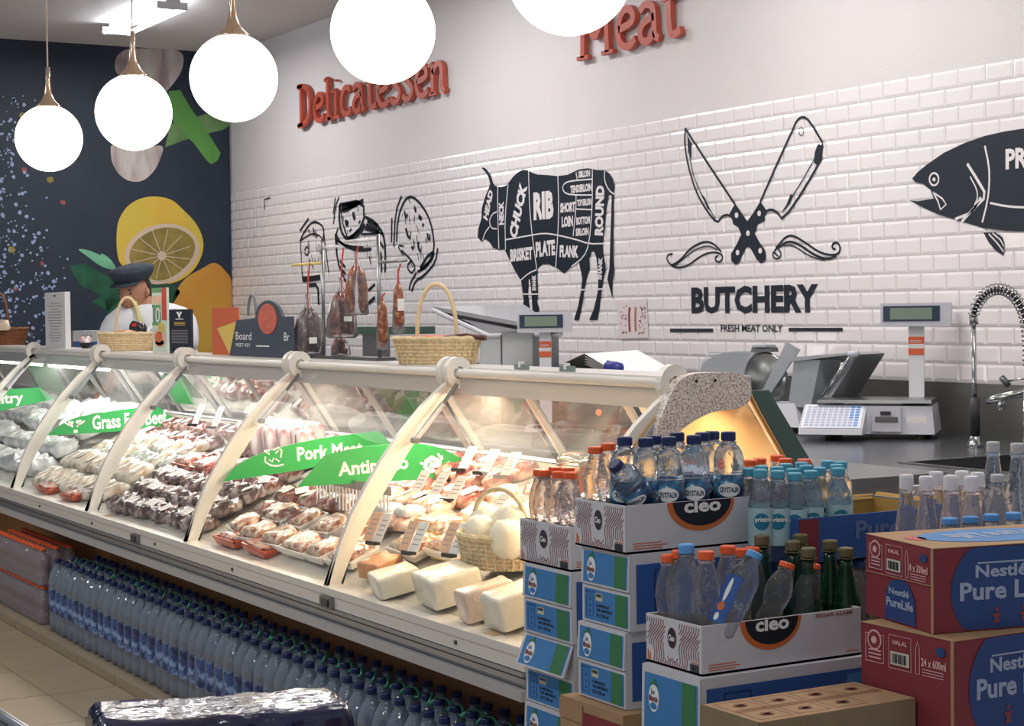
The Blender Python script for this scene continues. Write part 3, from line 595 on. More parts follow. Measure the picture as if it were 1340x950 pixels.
local(b); b.build('screw_hole', cp)
b = MB(); prism(b, [(2.20, .05), (3.12, .05), (3.12, .60), (2.22, .60), (2.21, .55)], CX1, CX1+.03, CASEG); part(b, 'end_side')
for x in (-4.62, -4.36):
    b = MB(); b.box((x-.02, 2.70, 1.241), (x+.05, 2.712, 1.258), mat('clip_green_grey', (120, 134, 122), .4)); b.box((x+.005, 2.699, 1.248), (x+.018, 2.713, 1.266), WPLAS); o = b.build('ticket_clip'); tag(o, 'small grey-green ticket clip on the case top, '+('left one behind the handrail' if x < -4.5 else 'right one behind the handrail'), 'clip')
# ---------------------------------------------------------------- green signs across the case
def case_sign(X, L, word, wp_, hp_, cx, cy, label, icon):
    t0 = at(*L[0], X=X); t = thing('section_sign', label, 'sign', (X, t0.y, t0.z)); b = MB()
    b.poly([at(x, y, X=X) for x, y in L], GSIGN, off=(-.004, 0, 0)); part(b, 'board', t)
    b = MB(); c = at(cx, cy, X=X+.0008); k = (at(cx+5, cy, X=X).y-at(cx-5, cy, X=X).y)/10; kz = (at(cx, cy-5, X=X).z-at(cx, cy+5, X=X).z)/10
    text(b, word, c, (0, 1, at(cx+50, cy-5.5, X=X).z-at(cx-50, cy+5.5, X=X).z if False else 0), (0, 0, 1), wp_*k, hp_*kz, WLET, .03, rot=.045); part(b, 'lettering', t)
    b = MB()
    for P, wd in icon: b.ribbon([at(x, y, X=X+.0008) for x, y in P], wd, WLET, (1, 0, 0), .0005)
    if icon: part(b, 'animal_icon', t)
def PJ(ox, oy, sc, L): return [([(ox+x/sc, oy+y/sc) for x, y in P], w_) for P, w_ in L]
case_sign(-8.44, smooth([(62, 570), (75, 558), (98, 546), (135, 539), (205, 531)], 3, False)+[(237, 554), (150, 565)], 'Grass Fed Beef', 98, 19, 170, 549, 'green curved sign reading Grass Fed Beef inside the case', PJ(0, 370, 4.13, [([(350, 755), (370, 768), (388, 772)], .008), ([(415, 770), (440, 760), (458, 745)], .008), ([(368, 755), (398, 755)], .012), ([(410, 753), (440, 745)], .012), ([(385, 760), (392, 782)], .010), ([(420, 758), (418, 780)], .010), ([(398, 804), (420, 802)], .016)]))
case_sign(-6.16, smooth([(293, 630), (303, 614), (330, 596), (400, 576), (495, 564)], 3, False)+[(515, 583), (400, 614)], 'Pork Meat', 86, 18, 432, 590, 'green curved sign reading Pork Meat, half hidden behind the Antipasto sign', PJ(240, 440, 3.653, [([(385, 548), (412, 565), (408, 545), (385, 548)], .005), ([(430, 545), (455, 530), (470, 548), (465, 580)], .006), ([(392, 575), (390, 600), (420, 618), (450, 620), (480, 612)], .006), ([(440, 560), (455, 545)], .005), ([(410, 590), (425, 600), (432, 580)], .005), ([(460, 600), (440, 585)], .005)]))
case_sign(-5.43, [(390, 637), (426, 595)]+smooth([(426, 595), (480, 583), (545, 579), (578, 586), (604, 600)], 3, False)+[(590, 621), (560, 627)], 'Antipasto', 92, 24, 489, 612, 'green sign reading Antipasto with a vegetable emblem', PJ(480, 440, 3.653, [([(280, 600), (310, 580), (350, 600), (345, 635), (300, 645), (278, 625), (285, 600)], .016), ([(300, 610), (340, 625)], .022), ([(255, 605), (275, 612)], .008), ([(340, 560), (348, 580)], .008), ([(355, 570), (360, 590)], .010), ([(355, 620), (380, 632)], .012)]))
case_sign(-9.9, [(-60, 530), (-40, 516), (0, 510), (52, 507), (70, 522), (0, 538)], 'Poultry', 62, 18, 0, 524, 'green sign reading Poultry, cut off by the left edge of the picture', [])
# mirror-lettered green signs stuck behind the rear glass
for (x0, y0, x1, y1, X, st) in ((226, 492, 252, 527, -7.9, 'Beef'), (512, 508, 543, 540, -5.6, 'Ham'), (48, 478, 84, 510, -10.4, '')):
    c0 = at(x0, y1, Y=2.99); c1 = at(x1, y0, Y=2.99); b = MB()
    b.hexa([(c0.x, 3.000, c0.z), (c1.x, 3.000, c0.z), (c1.x, 2.93, c1.z), (c0.x, 2.93, c1.z), (c0.x, 3.003, c0.z), (c1.x, 3.003, c0.z), (c1.x, 2.933, c1.z), (c0.x, 2.933, c1.z)], GSIGN)
    o = b.build('hanging_sign'); tag(o, 'small green hanging card at the rear glass, '+{226: 'behind the Grass Fed Beef sign', 512: 'above the Antipasto sign', 48: 'at the far left sections'}[x0], 'sign')
# ================================================================ GOODS IN THE CASE
def deck_at(px, py):
    d = _F+_R*((px-670)/FPX)-_U*((py-475)/FPX); t = (.592-.908-CAMZ)/(d.z-.4*d.y); return Vector((0, 0, CAMZ))+d*t
SL = math.atan(.40)
R_ = random.Random(11)
def blobmesh(mb, w, d, h, m, seed=0, nu=14, nv=7, amp=.10, e=.55, flat=True):
    r = random.Random(seed); ph = [(r.uniform(0, 6), r.uniform(2, 5), r.uniform(2, 5)) for _ in range(4)]
    vs = []; fs = []
    for i in range(nv+1):
        v = -PI/2+PI*i/nv
        for k in range(nu):
            u = 2*PI*k/nu; sg = lambda x, p: math.copysign(abs(x)**p, x)
            x = sg(math.cos(v), e)*sg(math.cos(u), e); y = sg(math.cos(v), e)*sg(math.sin(u), e); z = sg(math.sin(v), e)
            q = 1+amp*sum(math.sin(a+b_*x*3+c*y*3+z*2) for a, b_, c in ph)/2
            z2 = (z if not flat or z > 0 else z*.25); vs.append((x*w/2*q, y*d/2*q, (z2+.25)*h*.8*q))
    for i in range(nv):
        for k in range(nu): fs.append((i*nu+k, i*nu+(k+1) % nu, (i+1)*nu+(k+1) % nu, (i+1)*nu+k))
    mb.add(vs, fs, m); return mb
def meat(name, cols, sc=26, rough=.3, coat=.9, bump=.6, st=(1, 1, 1)):
    return mat(name, cols[0], rough, ramp=[(p, c) for p, c in zip((.30, .44, .52, .66), cols)], nscale=sc, coat=coat, bump=bump, bscale=38, stretch=st)
M_BEEF = meat('wrapped_beef', [(58, 24, 22), (112, 42, 36), (142, 78, 68), (206, 184, 178)])
M_BEEF2 = meat('wrapped_dark_beef', [(38, 24, 24), (80, 44, 40), (118, 84, 78), (196, 180, 176)], 20)
M_PORK = meat('wrapped_pork', [(112, 38, 32), (166, 66, 52), (190, 112, 92), (224, 190, 172)])
M_CHICK = meat('wrapped_chicken', [(150, 134, 108), (196, 170, 142), (208, 192, 172), (226, 220, 210)], 14)
M_GREEN = meat('wrapped_grey_fish', [(96, 104, 98), (140, 146, 138), (178, 180, 172), (216, 214, 208)], 14)
M_WHITE = meat('white_plastic_wrap', [(186, 188, 188), (212, 212, 212), (232, 232, 232), (244, 244, 244)], 10)
M_HAM = meat('wrapped_ham', [(190, 118, 96), (214, 150, 124), (230, 190, 168), (240, 222, 208)], 18)
M_MIX = meat('wrapped_sliced_sausage', [(112, 54, 40), (176, 112, 84), (210, 176, 150), (232, 218, 200)], 34)
M_CHEESE = mat('white_cheese', (238, 232, 214), .45, coat=.5, noise=.07, nscale=14, bump=.35, bscale=22)
M_YELL = mat('yellow_cheese', (238, 206, 112), .4, coat=.6, noise=.12, nscale=14, bump=.2, bscale=20)
M_RIND = mat('orange_rind_cheese', (206, 146, 100), .45, coat=.5, noise=.25, nscale=18, bump=.2)
FOAM = mat('white_foam_tray', (236, 232, 226), .5); FOAMO = mat('orange_tray', (206, 92, 60), .4, coat=.3); FOAMB = mat('black_tray', (44, 42, 44), .4)
FLABEL = mat('sticker_print', (164, 158, 160), .5)
def sticker(t, w, d, z, rz=0, x=0, y=0, tilt=0):
    b = MB(); c, s = math.cos(rz), math.sin(rz)
    def q(px, py, pz): return (x+px*c-py*s, y+px*s+py*c, z+pz+py*tilt)
    b.add([q(-w/2, -d/2, 0), q(w/2, -d/2, 0), q(w/2, d/2, 0), q(-w/2, d/2, 0)], [(0, 1, 2, 3)], LINEN)
    for k in range(4): b.add([q(-w*.4, -d*.36+k*d*.22, .0006), q(w*(.1+.08*k), -d*.36+k*d*.22, .0006), q(w*(.1+.08*k), -d*.30+k*d*.22, .0006), q(-w*.4, -d*.30+k*d*.22, .0006)], [(0, 1, 2, 3)], FLABEL)
    return b.build('price_sticker', t, fix=False)
PK = {}
def pack(key, name, cat, w, d, h, m, seeds=3, label=True, tray=None, amp=.10, e=.55):
    L = []
    for s_ in range(seeds):
        t = thing(name, name, cat); b = MB(); z0 = 0
        if tray:
            tb = MB(); hx, hy = w/2, d/2
            tb.hexa([(-hx*.86, -hy*.86, 0), (hx*.86, -hy*.86, 0), (hx*.86, hy*.86, 0), (-hx*.86, hy*.86, 0), (-hx, -hy, .022), (hx, -hy, .022), (hx, hy, .022), (-hx, hy, .022)], tray)
            for a, c in (((-hx, -hy), (hx, -hy+.006)), ((-hx, hy-.006), (hx, hy)), ((-hx, -hy), (-hx+.006, hy)), ((hx-.006, -hy), (hx, hy))): tb.box((*a, .020), (*c, .028), tray)
            tb.build('tray', t); z0 = .018
        blobmesh(b, w*(.9 if tray else 1), d*(.88 if tray else 1), h, m, seed=hash(key) % 97 if False else sum(map(ord, key))+s_*7, amp=amp, e=e)
        b.v = [(x, y, z+z0) for x, y, z in b.v]; b.build('wrapped_contents', t, True)
        if label and s_ != 1: sticker(t, w*.42, d*.5, z0+h*1.02, R_.uniform(-.5, .5), w*R_.uniform(-.2, .2), 0)
        L.append(Proto(t))
    PK[key] = L; return L
pack('beef', 'beef_pack', 'meat pack', .115, .095, .045, M_BEEF, 4)
pack('dark', 'dark_meat_pack', 'meat pack', .11, .10, .05, M_BEEF2, 4, amp=.16)
pack('pork', 'pork_pack', 'meat pack', .12, .10, .045, M_PORK, 3)
pack('chick', 'poultry_pack', 'poultry pack', .075, .16, .045, M_CHICK, 3, amp=.08)
pack('fish', 'grey_pack', 'food pack', .12, .11, .035, M_GREEN, 3)
pack('white', 'white_plastic_pack', 'poultry pack', .20, .14, .07, M_WHITE, 3, label=False, amp=.16)
pack('ham', 'ham_pack', 'meat pack', .12, .10, .035, M_HAM, 3)
pack('mix', 'sausage_tray_pack', 'food tray', .17, .12, .03, M_MIX, 3, tray=FOAM, label=False)
pack('otray', 'orange_tray_pack', 'food tray', .20, .11, .022, M_PORK, 2, tray=FOAMO, label=False)
pack('btray', 'black_tray_pack', 'food tray', .15, .11, .028, M_BEEF2, 2, tray=FOAMB)
def lay(key, x, y, dz=0, rz=0, label=None, group=None, tx=None, sc=1):
    p = R_.choice(PK[key]); return p.put((x, y, zdeck(y)+dz), (SL if tx is None else tx, R_.uniform(-.08, .08), rz), label, group, sc)
ROW = {}
def field(key, x0, x1, dx, ys, dzs, label, group, rj=.3, sc=1, tx=None):
    for y, dz in zip(ys, dzs):
        x = x0+dx*.5+R_.uniform(0, dx*.3)
        while x < x1-dx*.3:
            ROW[group] = ROW.get(group, {}); ROW[group].setdefault(y, []).append(lay(key if isinstance(key, str) else R_.choice(key), x+R_.uniform(-.01, .01), y+R_.uniform(-.008, .008), dz, R_.uniform(-rj, rj), label, group, tx, sc*R_.uniform(.92, 1.06)).name); x += dx
# leftmost sections: white wrapped poultry
field('white', -10.9, -9.92, .17, (2.42, 2.58, 2.74, 2.9), (0, .02, .04, .03), 'white plastic wrapped poultry parcel in the leftmost section', 'poultry parcels at the left end')
field('white', -9.82, -8.68, .17, (2.40, 2.53, 2.67, 2.82, 2.94), (.0, .03, .06, .05, .02), 'crinkled white wrapped poultry parcel heaped below the Poultry sign', 'poultry parcels below the Poultry sign')
# section with the Grass Fed Beef sign
field('chick', -8.58, -7.46, .082, (2.37, 2.49), (0, .03), 'pale chicken pack leaning in the front rows, section left of the steel worker arm', 'chicken packs in the front rows', .15)
field(['fish', 'chick'], -8.58, -7.46, .11, (2.62, 2.73), (.02, .02), 'grey-green film pack lying under the Grass Fed Beef sign', 'grey film packs under the sign')
field('beef', -8.5, -7.46, .12, (2.84, 2.95), (0, 0), 'red meat pack in the rear row under the Grass Fed Beef sign', 'red packs in the rear row')
for x in (-8.25, -7.85): lay('otray', x, 2.30, -.004, 0, 'long orange tray at the front glass below the chicken packs', 'orange trays below the chicken', tx=.1)
# beef section
field('dark', -7.36, -6.25, .100, (2.33, 2.42, 2.51), (0, .015, .025), 'dark film wrapped beef pack with white sheen in the front rows of the beef section', 'dark beef packs in the front rows', .9)
field('beef', -7.36, -6.25, .115, (2.60, 2.69), (.02, .02), 'red and white film wrapped beef pack in the middle of the beef section', 'beef packs in the middle rows', .6)
field('btray', -7.36, -6.3, .16, (2.80,), (0,), 'black tray of dark beef towards the back of the beef section', 'black beef trays')
field('beef', -7.36, -6.25, .115, (2.9, 2.98), (.0, .0), 'red beef pack in the rear row of the beef section', 'beef packs in the rear row')
for x in (-7.25, -7.02): lay('otray', x, 2.62, .045, 0, 'orange tray of red meat lying on the beef packs', 'orange trays on the beef')
# upright pale rib packs with cards
RIB = mat('pale_rib_pack', (230, 206, 202), .35, coat=.8, ramp=[(.42, (188, 118, 116)), (.5, (226, 200, 198)), (.58, (240, 230, 228))], nscale=9, stretch=(9, 1, .6))
rp = thing('upright_rib_pack', 'pack', 'meat pack'); b = MB(); blobmesh(b, .035, .09, .13, RIB, 5, amp=.05, e=.4); b.build('wrapped_contents', rp, True); RP = Proto(rp)
for k in range(13):
    x = -7.05+k*.052; y = 2.80+.03*(k % 3); RP.put((x, y, zdeck(y)+.03), (.15, 0, R_.uniform(-.3, .3)), 'upright pale pink striped rib pack standing in the beef section', 'upright rib packs')
# pork section
field('beef', -6.10, -5.55, .11, (2.46, 2.56, 2.66), (.02, .03, .03), 'dark red film wrapped pork pack heaped beside the second arm from the right end', 'dark red pork packs', .8)
field('pork', -6.10, -5.02, .12, (2.78, 2.88, 2.97), (.0, .01, .0), 'pink film wrapped pork pack in the rear rows under the Pork Meat sign', 'pink pork packs in the rear rows')
field('ham', -5.50, -5.02, .12, (2.56, 2.67), (.03, .03), 'pale film wrapped pork pack behind the slotted divider', 'pale pork packs behind the divider')
for x, y, k in ((-5.98, 2.37, 'mix'), (-5.80, 2.35, 'mix'), (-5.61, 2.35, 'mix'), (-5.42, 2.35, 'mix'), (-5.24, 2.35, 'mix'), (-5.07, 2.36, 'mix')):
    lay(k, x, y, .012, R_.uniform(-.15, .15), 'white foam tray of sliced meat in the front row of the pork section', 'front foam trays of the pork section')
for x in (-5.86, -5.66, -5.46, -5.26): lay('mix', x+.03, 2.455, .022, R_.uniform(-.2, .2), 'white foam tray of sliced meat in the second row of the pork section', 'second row foam trays of the pork section')
for x in (-5.93, -5.66): lay('otray', x, 2.31, -.003, 0, 'orange tray at the front glass of the pork section', 'orange trays of the pork section', tx=.12)
# slotted divider
t = thing('slotted_divider', 'clear plastic slotted fence standing among the pork packs', 'divider', (-5.45, 2.53, zdeck(2.53)+.03)); b = MB()
b.box((-.30, -.003, 0), (.30, .003, .02), FILM); b.box((-.30, -.003, .10), (.30, .003, .13), FILM); b.build('rail', t)
for k in range(22):
    if k == 0: b = MB(); b.box((-.004, -.002, .02), (.004, .002, .10), WPLAS); sm_ = b.mesh('slat')
    obj('slat', sm_, t, (-.285+k*.027, 0, 0))
# antipasto section
field('ham', -4.88, -4.70, .10, (2.66, 2.77), (.03, .04), 'pale film wrapped ham pack in the middle of the antipasto section', 'ham packs in the middle of the antipasto section')
field('pork', -4.86, -4.35, .12, (2.88, 2.96), (.0, .0), 'red salami pack in the rear row under the Antipasto sign', 'salami packs under the Antipasto sign')
for x, y in ((-4.83, 2.46), (-4.66, 2.50), (-4.80, 2.57)): lay('mix', x, y, .02, R_.uniform(-.1, .1), 'long pale tray of sliced meat right of the arm in the antipasto section', 'sliced meat trays of the antipasto section')
def block(px, py, w, d, h, rz, m, label, seed, band=None):
    p = deck_at(px, py); t = thing('cheese_block', label, 'cheese', (p.x, p.y, p.z+.004), rz); t.rotation_euler = (SL*.6, 0, rz)
    b = MB(); blobmesh(b, w, d, h, m, seed, 20, 9, .02, .16); b.build('cheese', t, True)
    if band: b = MB(); b.box((-w/2-.001, -d*.2, h*.1), (w/2+.001, d*.2, h+.004), band); b.build('wrapping_band', t)
block(500, 752, .10, .11, .05, .3, M_RIND, 'orange-brown rind cheese wedge at the foot of the rightmost full arm', 1)
block(520, 775, .155, .13, .065, -.25, M_CHEESE, 'smooth white cheese slab at the front glass, left of the biggest block', 2)
block(590, 785, .21, .15, .085, -.2, M_CHEESE, 'biggest white cheese block at the front glass, two price cards behind it', 3)
block(641, 806, .085, .15, .085, -.15, mat('pale_pink_cheese', (232, 208, 190), .4, coat=.8, noise=.1, nscale=12, bump=.3), 'pale pink film wrapped block right of the biggest white cheese', 4)
block(680, 815, .13, .15, .09, -.1, M_CHEESE, 'white cheese block half hidden by the carton stack', 6)
block(555, 722, .14, .08, .05, .1, M_YELL, 'yellow cheese piece behind the price cards', 8)
block(592, 730, .13, .08, .045, .1, M_YELL, 'long yellow cheese piece left of the cheese basket', 9)
block(575, 698, .13, .10, .055, 0, M_RIND, 'round brown rind cheese left of the cheese basket', 10)
for i, (px, py, m, lb) in enumerate(((512, 690, M_WHITE, 'white wrapped pack with violet carton, left one'), (540, 694, M_WHITE, 'white wrapped pack with violet carton, right one'))):
    p = deck_at(px, py); t = thing('carton_pack', lb+' in the antipasto section', 'food pack', (p.x, p.y, p.z), 0); t.rotation_euler = (SL*.4, 0, 0)
    b = MB(); b.box((-.055, -.03, 0), (.055, .03, .055), mat('violet_carton', (176, 168, 200), .4, coat=.5)); b.build('carton', t); b = MB(); blobmesh(b, .12, .08, .03, m, i); b.v = [(x, y, z+.05) for x, y, z in b.v]; b.build('wrapped_contents', t, True)
CARDO = mat('pale_orange_card', (232, 190, 160), .5)
def tagcard(px, py, h, label, group, rz=.35, lift=0.0, two=True):
    p = deck_at(px, py); t = thing('price_card', label, 'price card', (p.x, p.y, p.z+lift), rz, group)
    b = MB(); b.box((-.022, -.012, 0), (.022, .012, .012), BLACK); b.build('clip', t)
    for s in ((-1, 1) if two else (1,)):
        x = .024*s; b = MB(); w_ = .022; q = .03
        b.hexa([(x-w_, -.004, .012), (x+w_, -.004, .012), (x+w_, -.002, .012), (x-w_, -.002, .012), (x-w_+q, .02, h), (x+w_+q, .02, h), (x+w_+q, .022, h), (x-w_+q, .022, h)], CARDO if s < 0 else PAPER)
        for k in range(4):
            f0 = .22+.17*k; f1 = f0+.035; y_ = lambda f: -.0045+.024*f
            b.add([(x-w_*.7+q*f0, y_(f0), .012+(h-.012)*f0), (x+w_*.6+q*f0, y_(f0), .012+(h-.012)*f0), (x+w_*.6+q*f1, y_(f1), .012+(h-.012)*f1), (x-w_*.7+q*f1, y_(f1), .012+(h-.012)*f1)], [(0, 1, 2, 3)], FLABEL)
        b.build('card', t, fix=False)
for px, py, lb in ((488, 738, 'orange and white price card on the rind cheese'), (535, 752, 'orange and white price card stuck on the smooth white slab'), (588, 756, 'orange and white price card stuck on the biggest cheese block')): tagcard(px, py, .10, lb, None, .2, .06)
for k, (px, py) in enumerate(((538, 668), (562, 672), (585, 677))): tagcard(px, py, .085, 'white price card leaning in the row before the jars', 'white price cards before the jars', .3, .05, False)
for k, (px, py) in enumerate(((600, 640), (628, 645), (655, 650))): tagcard(px, py, .085, 'white price card leaning against the jars at the back', 'white price cards at the jars', .3, .06, False)
for k, (px, py) in enumerate(((252, 583), (277, 587))): tagcard(px, py, .10, 'white price card standing on the upright rib packs', 'price cards on the rib packs', .3, .09, False)
# jars
JG = pane('jar_glass', (.96, .96, .94), .05)
for i, (x, c) in enumerate(((-4.62, (196, 110, 70)), (-4.49, (206, 96, 56)), (-4.36, (190, 140, 90)), (-4.23, (80, 52, 40)), (-4.10, (96, 70, 48)))):
    y = 2.90; t = thing('antipasto_jar', 'clear jar with domed lid and '+('orange', 'bright orange', 'tan', 'dark brown', 'dark olive')[i]+' contents at the back of the case', 'jar', (x, y, zdeck(y)+.01)); t.rotation_euler = (SL*.15, 0, 0)
    b = MB(); b.lathe([(.05, 0), (.056, .006), (.056, .085), (.050, .095), (.050, .10)], JG, 20); b.build('jar_body', t, True)
    b = MB(); b.lathe([(.01, .004), (.052, .006), (.052, .074), (.02, .078)], mat('jar_contents_%s' % ('orange', 'vermilion', 'tan', 'brown', 'olive')[i], c, .4, coat=.4, noise=.4, nscale=60), 16); b.build('jar_contents', t)
    b = MB(); b.lathe([(.054, .10), (.054, .108), (.048, .118), (.028, .128), (.0, .131)], JG, 20); b.build('domed_lid', t, True)
# wicker baskets
def basket(name, label, loc, w, d, h, m, handle, rz=0, nst=28, rows=7, hw=None):
    t = thing(name, label, 'basket', loc, rz)
    b = MB()
    for r in range(rows):
        z = h*(r+.5)/rows; f = .84+.16*(r/rows); pts = []
        for k in range(nst*2+1):
            a = 2*PI*k/(nst*2); wv = 1+.018*(1 if (k//1+r) % 2 else -1); pts.append((w/2*f*wv*math.cos(a), d/2*f*wv*math.sin(a), z))
        b.tube(pts, h/rows*.52, m, 5, False)
    b.build('woven_side', t)
    b = MB()
    for k in range(nst):
        a = 2*PI*k/nst; b.tube([(w/2*.86*math.cos(a)*1.03, d/2*.86*math.sin(a)*1.03, 0), (w/2*1.03*math.cos(a), d/2*1.03*math.sin(a), h)], .0028, m, 5, False)
    o = b.build('stake', t); o['kind'] = 'stuff'
    b = MB(); b.lathe([(.001, .004), (1, .004)], m, 28); b.v = [(x*w/2*.82, y*d/2*.82, z) for x, y, z in b.v]; b.build('base', t)
    b = MB(); b.tube([(w/2*math.cos(2*PI*k/32)*1.01, d/2*math.sin(2*PI*k/32)*1.01, h+.003*(k % 2)) for k in range(33)], .009, m, 6, False); b.build('rim', t)
    b = MB(); hw = hw or w*.40; b.tube([(hw*math.cos(PI*k/18)*(1+.12*math.sin(PI*k/18)), 0, h*.5+(handle-h*.5)*math.sin(PI*k/18)**.8) for k in range(19)], .0075, m, 8); b.build('handle', t, True); return t
BX = at(655, 760, Y=2.48).x
cb = basket('cheese_basket', 'cream wicker basket of white cheeses in the right section of the case', (BX, 2.48, zdeck(2.48)+.02), .26, .20, .09, mat('cream_wicker', (216, 196, 160), .6, noise=.25, nscale=60), .22, .35)
for i, (x, y, z, s_) in enumerate(((-.07, .0, .08, 1.0), (.03, .03, .09, 1.1), (.09, -.03, .075, .8), (-.02, -.05, .08, .8))):
    t = thing('wrapped_cheese_ball', 'white film wrapped cheese in the cream wicker basket, '+('left', 'rear and biggest', 'right', 'front')[i]+' one', 'cheese', (BX+x, 2.48+y, zdeck(2.48)+.02+z)); b = MB(); blobmesh(b, .13*s_, .11*s_, .085*s_, M_CHEESE, i+20, amp=.05, e=.8, flat=False); b.build('cheese', t, True)
field('mix', -4.42, -3.84, .15, (2.70, 2.80), (.02, .02), 'pale tray pack behind the cheese basket', 'tray packs behind the cheese basket')
field('ham', -4.66, -4.46, .11, (2.56, 2.66, 2.76), (.0, .02, .03), 'film wrapped sliced ham left of the cheese basket', 'sliced ham left of the cheese basket')
for px, py in ((640, 735), (664, 738)): tagcard(px, py, .08, 'white price card standing in the cheese basket', 'price cards in the cheese basket', .2, .12, False)
# ================================================================ ON TOP OF THE CASE
ZT = 1.2412
def shelf(px, Y=2.80): return at(px, 460, Y=Y).x
basket('wicker_basket', 'light wicker basket with tall handle, left of the red and green discount card', (shelf(168), 2.80, ZT), .30, .17, .085, WICK, .265, PI*.5*.6, hw=.06)
x0 = shelf(168)
for i, (dx, dy, rz, c) in enumerate(((-.07, .02, .6, (222, 150, 110)), (0, -.02, .3, (230, 180, 140)), (.02, .02, .9, (206, 130, 100)))):
    t = thing('snack_bag', ('orange', 'pale', 'reddish')[i]+' snack bag lying in the left light wicker basket', 'snack', (x0+dx*.6, 2.80+dy, ZT+.082), rz); b = MB(); blobmesh(b, .13, .06, .022, mat('snack_film_%s' % 'abc'[i], c, .3, coat=.8, noise=.3, nscale=30), i, amp=.1); b.build('bag', t, True)
t = thing('black_pouch', 'small black pouch standing at the right end of the left light wicker basket', 'pouch', (x0+.03, 2.84, ZT+.07), .4); b = MB(); blobmesh(b, .10, .05, .07, mat('black_pouch_film', (30, 28, 32), .3, coat=.5), 4); b.build('pouch', t, True)
b = MB(); b.box((-.012, -.027, .05), (.018, -.024, .066), mat('red_sticker', (200, 60, 50), .5)); b.build('sticker', t)
bb = basket('brown_basket', 'brown woven basket cut off by the left edge on the case top', (shelf(2, 2.82)-.02, 2.82, ZT), .34, .19, .10, WICKD, .32, 1.0, hw=.05)
for i in range(5):
    t = thing('garlic_bread_roll', 'cream wrapped roll piled in the brown basket at the left edge', 'food', (shelf(2, 2.82)+.02+.035*(i-1), 2.80+.02*(i % 2), ZT+.09+.015*(i % 2)), i); t['group'] = 'wrapped rolls in the brown basket'; b = MB(); blobmesh(b, .09, .05, .05, mat('cream_wrap', (226, 206, 180), .5, coat=.4, noise=.15, nscale=30), i, amp=.12); b.build('roll', t, True)
def card3(name, label, px0, px1, ytop, Y, m, th=.03, yb=458):
    a = at(px0, yb, Y=Y); c = at(px1, yb, Y=Y); zt = at(px0, ytop, Y=Y).z; t = thing(name, label, 'display card', (a.x, Y, ZT)); w_ = c.x-a.x; h_ = zt-ZT
    b = MB(); b.box((0, 0, 0), (w_, th, h_), m); b.build('board', t); return t, w_, h_
t, w_, h_ = card3('tall_menu_box', 'tall white printed card standing on the case top near the left edge', 60, 86, 383, 2.76, mat('white_card', (226, 224, 222), .5))
b = MB(); T3 = lambda b, s, cx, cz, w, h, m, y=-.0012: text(b, s, (cx, y, cz), (1, 0, 0), (0, 0, 1), w, h, m, .0)
for k in range(14):
    z = h_*(.12+.052*k); ww = w_*random.uniform(.35, .8); b.box((w_/2-ww/2, -.001, z), (w_/2+ww/2, -.0002, z+.004), FLABEL)
b.box((w_*.45, -.001, h_*.92), (w_*.55, -.0002, h_*.95), MAROON); o = b.build('printed_lines', t); o['kind'] = 'stuff'
t, w_, h_ = card3('discount_card', 'tall green and red card with a big 10 and a sliced fruit picture', 200, 219, 377, 2.75, mat('pale_green_card', (206, 218, 200), .5), .012)
b = MB(); b.box((w_*.68, -.001, h_*.5), (w_, -.0003, h_), mat('card_red', (196, 84, 74), .5)); b.box((0, -.001, h_*.93), (w_*.68, -.0003, h_), mat('card_green', (110, 160, 110), .5)); b.box((w_*.06, -.001, h_*.76), (w_*.62, -.0003, h_*.88), CARDO); b.box((w_*.0, -.001, h_*.42), (w_*.60, -.0003, h_*.74), mat('card_mid_green', (112, 158, 118), .5)); b.build('colour_print', t)
b = MB(); T3(b, '10', w_*.31, h_*.58, w_*.54, h_*.24, WLET, -.0035); T3(b, '%', w_*.58, h_*.66, w_*.16, h_*.07, WLET, -.0022); b.build('lettering', t)
b = MB()
for (cx, cz, rx, rz, m) in ((.5, .24, .42, .13, PINKP), (.45, .24, .26, .085, ORPRINT), (.62, .38, .22, .09, M_YELL), (.5, .15, .3, .06, mat('peach_print', (226, 130, 100), .5))):
    b.poly([(w_*(cx+rx*math.cos(k*PI/8)), -.0012-.0002*(rx < .3), h_*(cz+rz*math.sin(k*PI/8))) for k in range(16)], m, off=(0, -.0005, 0))
b.build('fruit_print', t)
t, w_, h_ = card3('black_menu_card', 'black menu card with a small white bird emblem on the case top', 222, 250, 405, 2.74, mat('black_card', (34, 40, 54), .5), .012)
b = MB()
b.poly([(w_*x, -.0016, h_*z) for x, z in ((.36, .94), (.45, .95), (.5, .90), (.55, .95), (.64, .94), (.56, .87), (.52, .80), (.48, .80), (.44, .87))], WLET, off=(0, -.0004, 0)); b.box((w_*.32, -.0016, h_*.77), (w_*.68, -.0006, h_*.79), WLET)
for k in range(3): b.box((w_*.25, -.0016, h_*(.70-.03*k)), (w_*.75, -.0006, h_*(.713-.03*k)), M_YELL)
for k in range(9): b.box((w_*.12, -.0016, h_*(.52-.035*k)), (w_*.88, -.0006, h_*(.53-.035*k)), FLABEL)
for k in range(4): b.lathe([(.001, 0), (.008, 0)], WLET, 8, (w_*(.2+.19*k), 0, 0)); b.v[-16:] = [(x, -.0016, h_*.08+y) for x, y, z in b.v[-16:]]
b.build('printed_emblem', t, fix=False)
